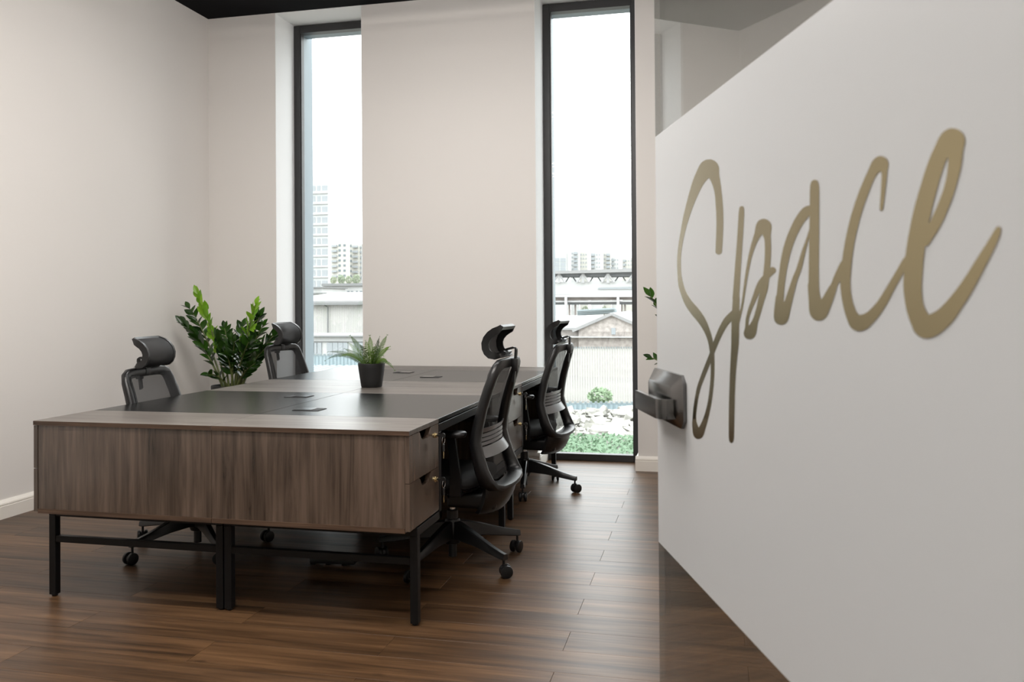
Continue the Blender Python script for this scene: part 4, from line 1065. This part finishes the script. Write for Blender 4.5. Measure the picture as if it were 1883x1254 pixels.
block(r, 'wall', (500, 558.5), (760, 622), Yw, 0.4, X['wsiding'])
a, b = at(500, 558, Yw), at(760, 558, Yw)
zr = at(600, 541, 84).z
m = MB(); m.prism([(Yw-0.5, a.z), (Yw+14, zr), (Yw+14, zr+0.2), (Yw-0.5, a.z+0.2)], (a.x, 0, 0), (0, 1, 0), (0, 0, 1), (b.x-a.x, 0, 0)); m.build('roof', X['roof'], r, 0)
block(r, 'gutter', (500, 557), (760, 559.6), Yw-0.7, 0.25, X['gutter'], 'px')
xx = 540.0
while xx < 700:
    panel_on(r, 'siding_rib', xx, 560, xx+0.75, 622, Yw, X['siding'], 0.06, 0.06); xx += 2.45
m = MB(); pts = [at(596, 558, Yw-0.3), at(597, 561, Yw-0.3), at(602.5, 565, Yw-0.3), at(602.5, 620, Yw-0.3)]
m.tube(pts, 0.06, 6); m.build('downpipe', X['gutter'], r)
r = ebase('annexe', 620, 60); tag(r, 'low annexe with window strip in front of the warehouse', 'building')
block(r, 'wall', (500, 619), (760, 660), 60, 6, X['white'])
block(r, 'coping', (500, 617), (760, 620), 59.7, 6.5, X['gutter'], 'px')
block(r, 'string_course', (500, 627.5), (760, 628.6), 59.85, 0.2, X['gutter'], 'px')
for a, b in ((574, 578), (579, 583.5), (584.5, 592.3), (602, 612.3), (612.8, 622.2), (622.7, 631.6), (632, 640.5), (650.5, 659), (659.5, 668)):
    panel_on(r, 'window', a, 630, b, 651, 60, X['win'])
def fence(name, p0, p1, ybot, Y, mat, step, label, ribmat=None):
    r = ebase(name, p0[0], Y); tag(r, label, 'fence')
    xq = p0[0]
    while xq < p1[0]:
        a, b = at(xq, p0[1], Y), at(min(xq+step, p1[0]), ybot, Y)
        w = b.x-a.x; d = w*0.22
        m = MB(); m.prism([(0, 0), (w*0.30, 0), (w*0.45, -d), (w*0.85, -d), (w, 0), (w, 0.04), (0, 0.04)], (a.x, Y, b.z), (1, 0, 0), (0, 1, 0), (0, 0, a.z-b.z))
        m.build('fence_sheet', mat, r, 0); xq += step
        MB().box(a.x+w*0.42, a.x+w*0.9, Y-d-0.04, Y-d+0.05, a.z-0.03, a.z+0.09).build('fence_cap', X['pipe'], r, 0)
    return r
fence('sheet_fence', (560, 653), (700, 653), 690, 50, X['blue'], 6.6, 'blue-grey profiled sheet fence below the annexe')
r = ebase('lean_to_roof', 600, 40); tag(r, 'pale ribbed lean-to roof just above the desk edge', 'roof')
a, b = at(540, 672, 46), at(720, 672, 46); a2 = at(540, 720, 36)
m = MB(); m.prism([(46, a.z), (36, a2.z), (36, a2.z-0.15), (46, a.z-0.15)], (a.x, 0, 0), (0, 1, 0), (0, 0, 1), (b.x-a.x, 0, 0)); m.build('roof_sheet', X['siding'], r, 0)
xx = a.x
while xx < b.x:
    m = MB(); m.prism([(46, a.z), (36, a2.z), (36, a2.z+0.06), (46, a.z+0.06)], (xx, 0, 0), (0, 1, 0), (0, 0, 1), (0.12, 0, 0)); m.build('roof_rib', X['blue'], r, 0); xx += 0.42

# view through the floor-length window
r = ebase('apartment_block', 1030, 420); tag(r, 'pale block with a grid of large panes, leftmost over the gallery', 'building')
block(r, 'body', (1005, 459), (1046, 560), 420, 3, X['white'])
block(r, 'glazed_front', (1017, 466), (1042, 500), 419, 0.8, X['band'], 'px')
for k in range(3):
    for a in (1019, 1030.5): panel_on(r, 'pane', a, 474.5+8.4*k, a+9.6, 481.5+8.4*k, 419, X['win'])
specs = [((1049.5, 460.5, 1064), (1055, 1062)), ((1066, 463, 1080), ()), ((1086, 463.5, 1108), (1086.5, 1094)), ((1109, 463.5, 1123), (1115, 1122)), ((1124, 473, 1138), (1124, 1129)), ((1144, 474.5, 1170), (1146, 1150))]
lab = ('pale apartment block next to the gridded block', 'plain pale block second from the gridded block', 'pale apartment block with balconies in the middle of the skyline', 'pale block with a balcony stack right of the middle', 'low pale block on the skyline near the frame', 'pale block at the frame edge of the skyline')
for (x0, yt, x1), bal in specs and [(s, b) for s, b in specs]:
    i = [s for s, _ in specs].index((x0, yt, x1))
    r = ebase('apartment_block', x0, 430+4*i); Yb = 430+4*i; tag(r, lab[i], 'building')
    block(r, 'body', (x0, yt), (x1, 560), Yb, 3, X['cream'] if i % 2 else X['white'])
    k = 0
    while yt+3+7.4*k < 497:
        yk = yt+3+7.4*k
        if bal: panel_on(r, 'balcony', bal[0], yk, bal[1], yk+4.2, Yb, X['win'], 1.0, 0.9)
        xa = x0+1.5
        while xa+2.2 < x1:
            if not bal or xa+2.2 < bal[0] or xa > bal[1]: panel_on(r, 'window', xa, yk+.6, xa+2.0, yk+3.6, Yb, X['win'])
            xa += 4.6
        k += 1
# conveyor gallery on columns
r = ebase('conveyor_gallery', 1090, 130); tag(r, 'long white industrial gallery bridge with trusses on columns', 'bridge'); Yg = 130
def beam_px(nm, p, q, Y, th, mat):
    a, b = at(p[0], p[1], Y), at(q[0], q[1], Y)
    m = MB(); m.tube([a, b], th, 4); return m.build(nm, mat, r, 0)
def slab_px(nm, x0, yl0, yl1, x1, yr0, yr1, Y, depth, mat):
    a, b, c, d = at(x0, yl0, Y), at(x1, yr0, Y), at(x1, yr1, Y), at(x0, yl1, Y)
    m = MB(); m.prism([(a.x, a.z), (b.x, b.z), (c.x, c.z), (d.x, d.z)], (0, Y, 0), (1, 0, 0), (0, 0, 1), (0, depth, 0)); return m.build(nm, mat, r, 0)
slab_px('roof', 900, 502.33, 506.50, 1290, 489.33, 496.75, Yg-1, 8, X['roof'])
slab_px('roof_soffit', 900, 506.50, 509.56, 1290, 496.75, 507.39, Yg+0.4, 5, X['greysteel'])
slab_px('side_wall', 900, 520.67, 539.33, 1290, 514.17, 545.83, Yg, 4, X['white'])
slab_px('window_strip', 1100, 529, 532, 1180, 527, 531.5, Yg-0.15, 0.1, X['win'])
slab_px('lower_rail', 900, 541.72, 546.78, 1290, 542.81, 545.69, Yg-0.5, 5, X['steel'])
slab_px('deck', 900, 547.56, 554.11, 1290, 545.39, 549.78, Yg+0.5, 4, X['rust'])
slab_px('lower_beam', 900, 553.56, 556.56, 1290, 551.39, 554.39, Yg, 4.6, X['steel'])
slab_px('lower_girder', 900, 556.56, 560.78, 1290, 554.39, 559.69, Yg+1, 3, X['greysteel'])
for xm in (936, 982, 1028, 1072, 1118, 1164, 1210, 1256):
    beam_px('truss_post', (xm, 503), (xm, 520), Yg-0.3, 0.22, X['steel'])
    for s in (-1, 1):
        beam_px('truss_diagonal', (xm, 504), (xm+s*11, 519), Yg-0.3, 0.16, X['steel'])
        beam_px('truss_brace', (xm+s*22, 504), (xm+s*12, 519), Yg+1.5, 0.09, X['greysteel'])
for xm, ym in ((944, 581), (1040, 582), (1136, 584), (1232, 585)):
    a = at(xm-2, 545, Yg-0.6); b = at(xm+2.5, 545, Yg-0.6)
    MB().box(a.x, b.x, Yg-0.6, Yg, GZ, a.z).build('column', X['steel'], r, 0)
for xm in (1046.5, 1057.5, 1143, 1149):
    a = at(xm-1.3, 556, Yg+2); b = at(xm+1.3, 556, Yg+2)
    MB().box(a.x, b.x, Yg+2, Yg+2.5, GZ, a.z).build('rear_column', X['rust'], r, 0)
r = ebase('pipe_rack', 1095, 110); tag(r, 'bundle of grey pipes crossing under the gallery bridge', 'pipes')
for k, (ya, yb) in enumerate(((572, 568.5), (575, 571), (578, 574))):
    a, b = at(1062, ya, 110+k), at(1128, yb, 110+k); MB().tube([a, b], 0.2, 6).build('pipe', X['pipe'], r)
    c = at(1132, yb+8, 110+k); MB().tube([b, at(1131, yb+1.2, 110+k), c], 0.2, 6).build('pipe_bend', X['pipe'], r)
for xm in (1064, 1090, 1116): 
    a = at(xm, 573, 111); MB().box(a.x-0.12, a.x+0.12, 110.5, 112.5, GZ, a.z-0.6).build('pipe_post', X['pipe'], r, 0)
tree('tree', 1076, 562, 580, 14, 140, X['bush'], 'pale green tree between the columns of the gallery bridge', 51)
tree('tree', 1111, 561, 576, 8, 142, X['bush'], 'small pale tree under the gallery bridge beside the column', 52)
# brick house with a gable
r = ebase('brick_house', 1090, 72); tag(r, 'old brick house with gable and pale roof behind the fence', 'building'); Yh = 72
gp0, gp1, apex = at(1064, 606.5, Yh), at(1186, 606.5, Yh), at(1125, 580, Yh)
m = MB(); m.prism([(gp0.x, GZ), (gp1.x, GZ), (gp1.x, gp1.z), (apex.x, apex.z), (gp0.x, gp0.z)], (0, Yh, 0), (1, 0, 0), (0, 0, 1), (0, 16, 0)); m.build('gable_wall', X['brick'], r, 0)
# ridge runs away from the gable; roof slopes
for g_, nm in ((gp0, 'roof_slope'), (gp1, 'roof_slope')):
    e = (g_-apex).normalized(); nrm = Vector((-e.z, 0, e.x)); nrm = nrm if nrm.z > 0 else -nrm
    q = [apex, g_+e*0.5, g_+e*0.5+nrm*0.25, apex+nrm*0.25]
    m = MB(); m.prism([(p.x, p.z) for p in q], (0, Yh-0.35, 0), (1, 0, 0), (0, 0, 1), (0, 17, 0)); m.build(nm, X['roof'], r, 0)
lw0 = at(990, 607, Yh-0.2); lw1 = at(1066, 607, Yh-0.2)
MB().box(lw0.x, lw1.x, Yh+1.0, Yh+7, GZ, lw1.z).build('side_wing', X['brick'], r, 0)
rt = at(1066, 584, Yh+6).z
m = MB(); m.prism([(Yh+0.5, lw1.z), (Yh+7, rt), (Yh+7, rt+0.2), (Yh+0.5, lw1.z+0.2)], (lw0.x, 0, 0), (0, 1, 0), (0, 0, 1), (lw1.x-lw0.x+1.2, 0, 0)); m.build('wing_roof', X['roof'], r, 0)
panel_on(r, 'window', 1124.5, 603, 1132, 615, Yh, X['win'], 0.1)
panel_on(r, 'string_course', 1000, 618.5, 1180, 620.5, Yh, X['white'], 0.5, 1.6)
yy = 609.0
i = 0
while yy < 642:           # brick courses in relief
    panel_on(r, 'brick_course', 1066, yy, 1180, yy+1.5, Yh, X['brick'], 0.05, 0.06); yy += 2.6
# fences and yard
fence('tall_sheet_fence', (901, 640), (1290, 640), 740, 54, X['siding'], 4.6, 'tall pale corrugated fence in front of the brick house')
fence('low_sheet_fence', (900, 741), (1290, 741), 769, 46.5, X['blue'], 9.5, 'low blue-grey sheet fence behind the rubble heap')
tree('bush', 1103, 712, 745, 46, 50, X['green'], 'green bush growing between the two sheet fences', 61)
rg = random.Random(3)
rb = empty('rubble', (at(1090, 790, 43).x, 43, GZ)); tag(rb, 'heap of broken concrete rubble in the yard', 'rubble', kind='stuff')
m = MB()
for i in range(2300):
    x = rg.uniform(-8, 8); y2 = rg.uniform(-3.2, 3.2); h = 0.75*math.exp(-((x-0.5)/3.5)**2-((y2-0.8)/2)**2)
    s = rg.uniform(0.04, 0.20)*(1.0 if rg.random() < .9 else 2.6); c = Vector((x, y2, h*rg.uniform(.5, 1)+0.02))
    R3 = Matrix.Rotation(rg.uniform(0, 6.3), 3, 'Z') @ Matrix.Rotation(rg.uniform(-.8, .8), 3, 'X')
    v = [m.bm.verts.new(c + R3 @ Vector((a*s*rg.uniform(.7, 1.3), b*s*rg.uniform(.5, 1), d*s*rg.uniform(.2, .5)))) for a, b, d in ((-1,-1,-1),(1,-1,-1),(1,1,-1),(-1,1,-1),(-1,-1,1),(1,-1,1),(1,1,1),(-1,1,1))]
    for q in ((3,2,1,0),(4,5,6,7),(0,1,5,4),(1,2,6,5),(2,3,7,6),(3,0,4,7)): m.bm.faces.new([v[k] for k in q])
m.build('chunks', X['rubble'], rb, 0)
gr = empty('weeds', (at(1090, 820, 37).x, 37, GZ)); tag(gr, 'strip of green weeds in the yard below the floor-length window', 'weeds', kind='stuff')
m = MB()
for i in range(13500):
    x, y2 = rg.uniform(-9, 9), rg.uniform(-6, 2.0)
    hgt = rg.uniform(0.03, 0.28); c = Vector((x, y2, hgt))
    u = Vector((rg.gauss(0, 1), rg.gauss(0, 1), rg.gauss(0, .6))).normalized(); w = u.orthogonal().normalized(); s = rg.uniform(.05, .13)
    m.face([c+u*s, c+w*s*.6, c-u*s, c-w*s*.6])
m.build('leaves', X['green'], gr, 0)
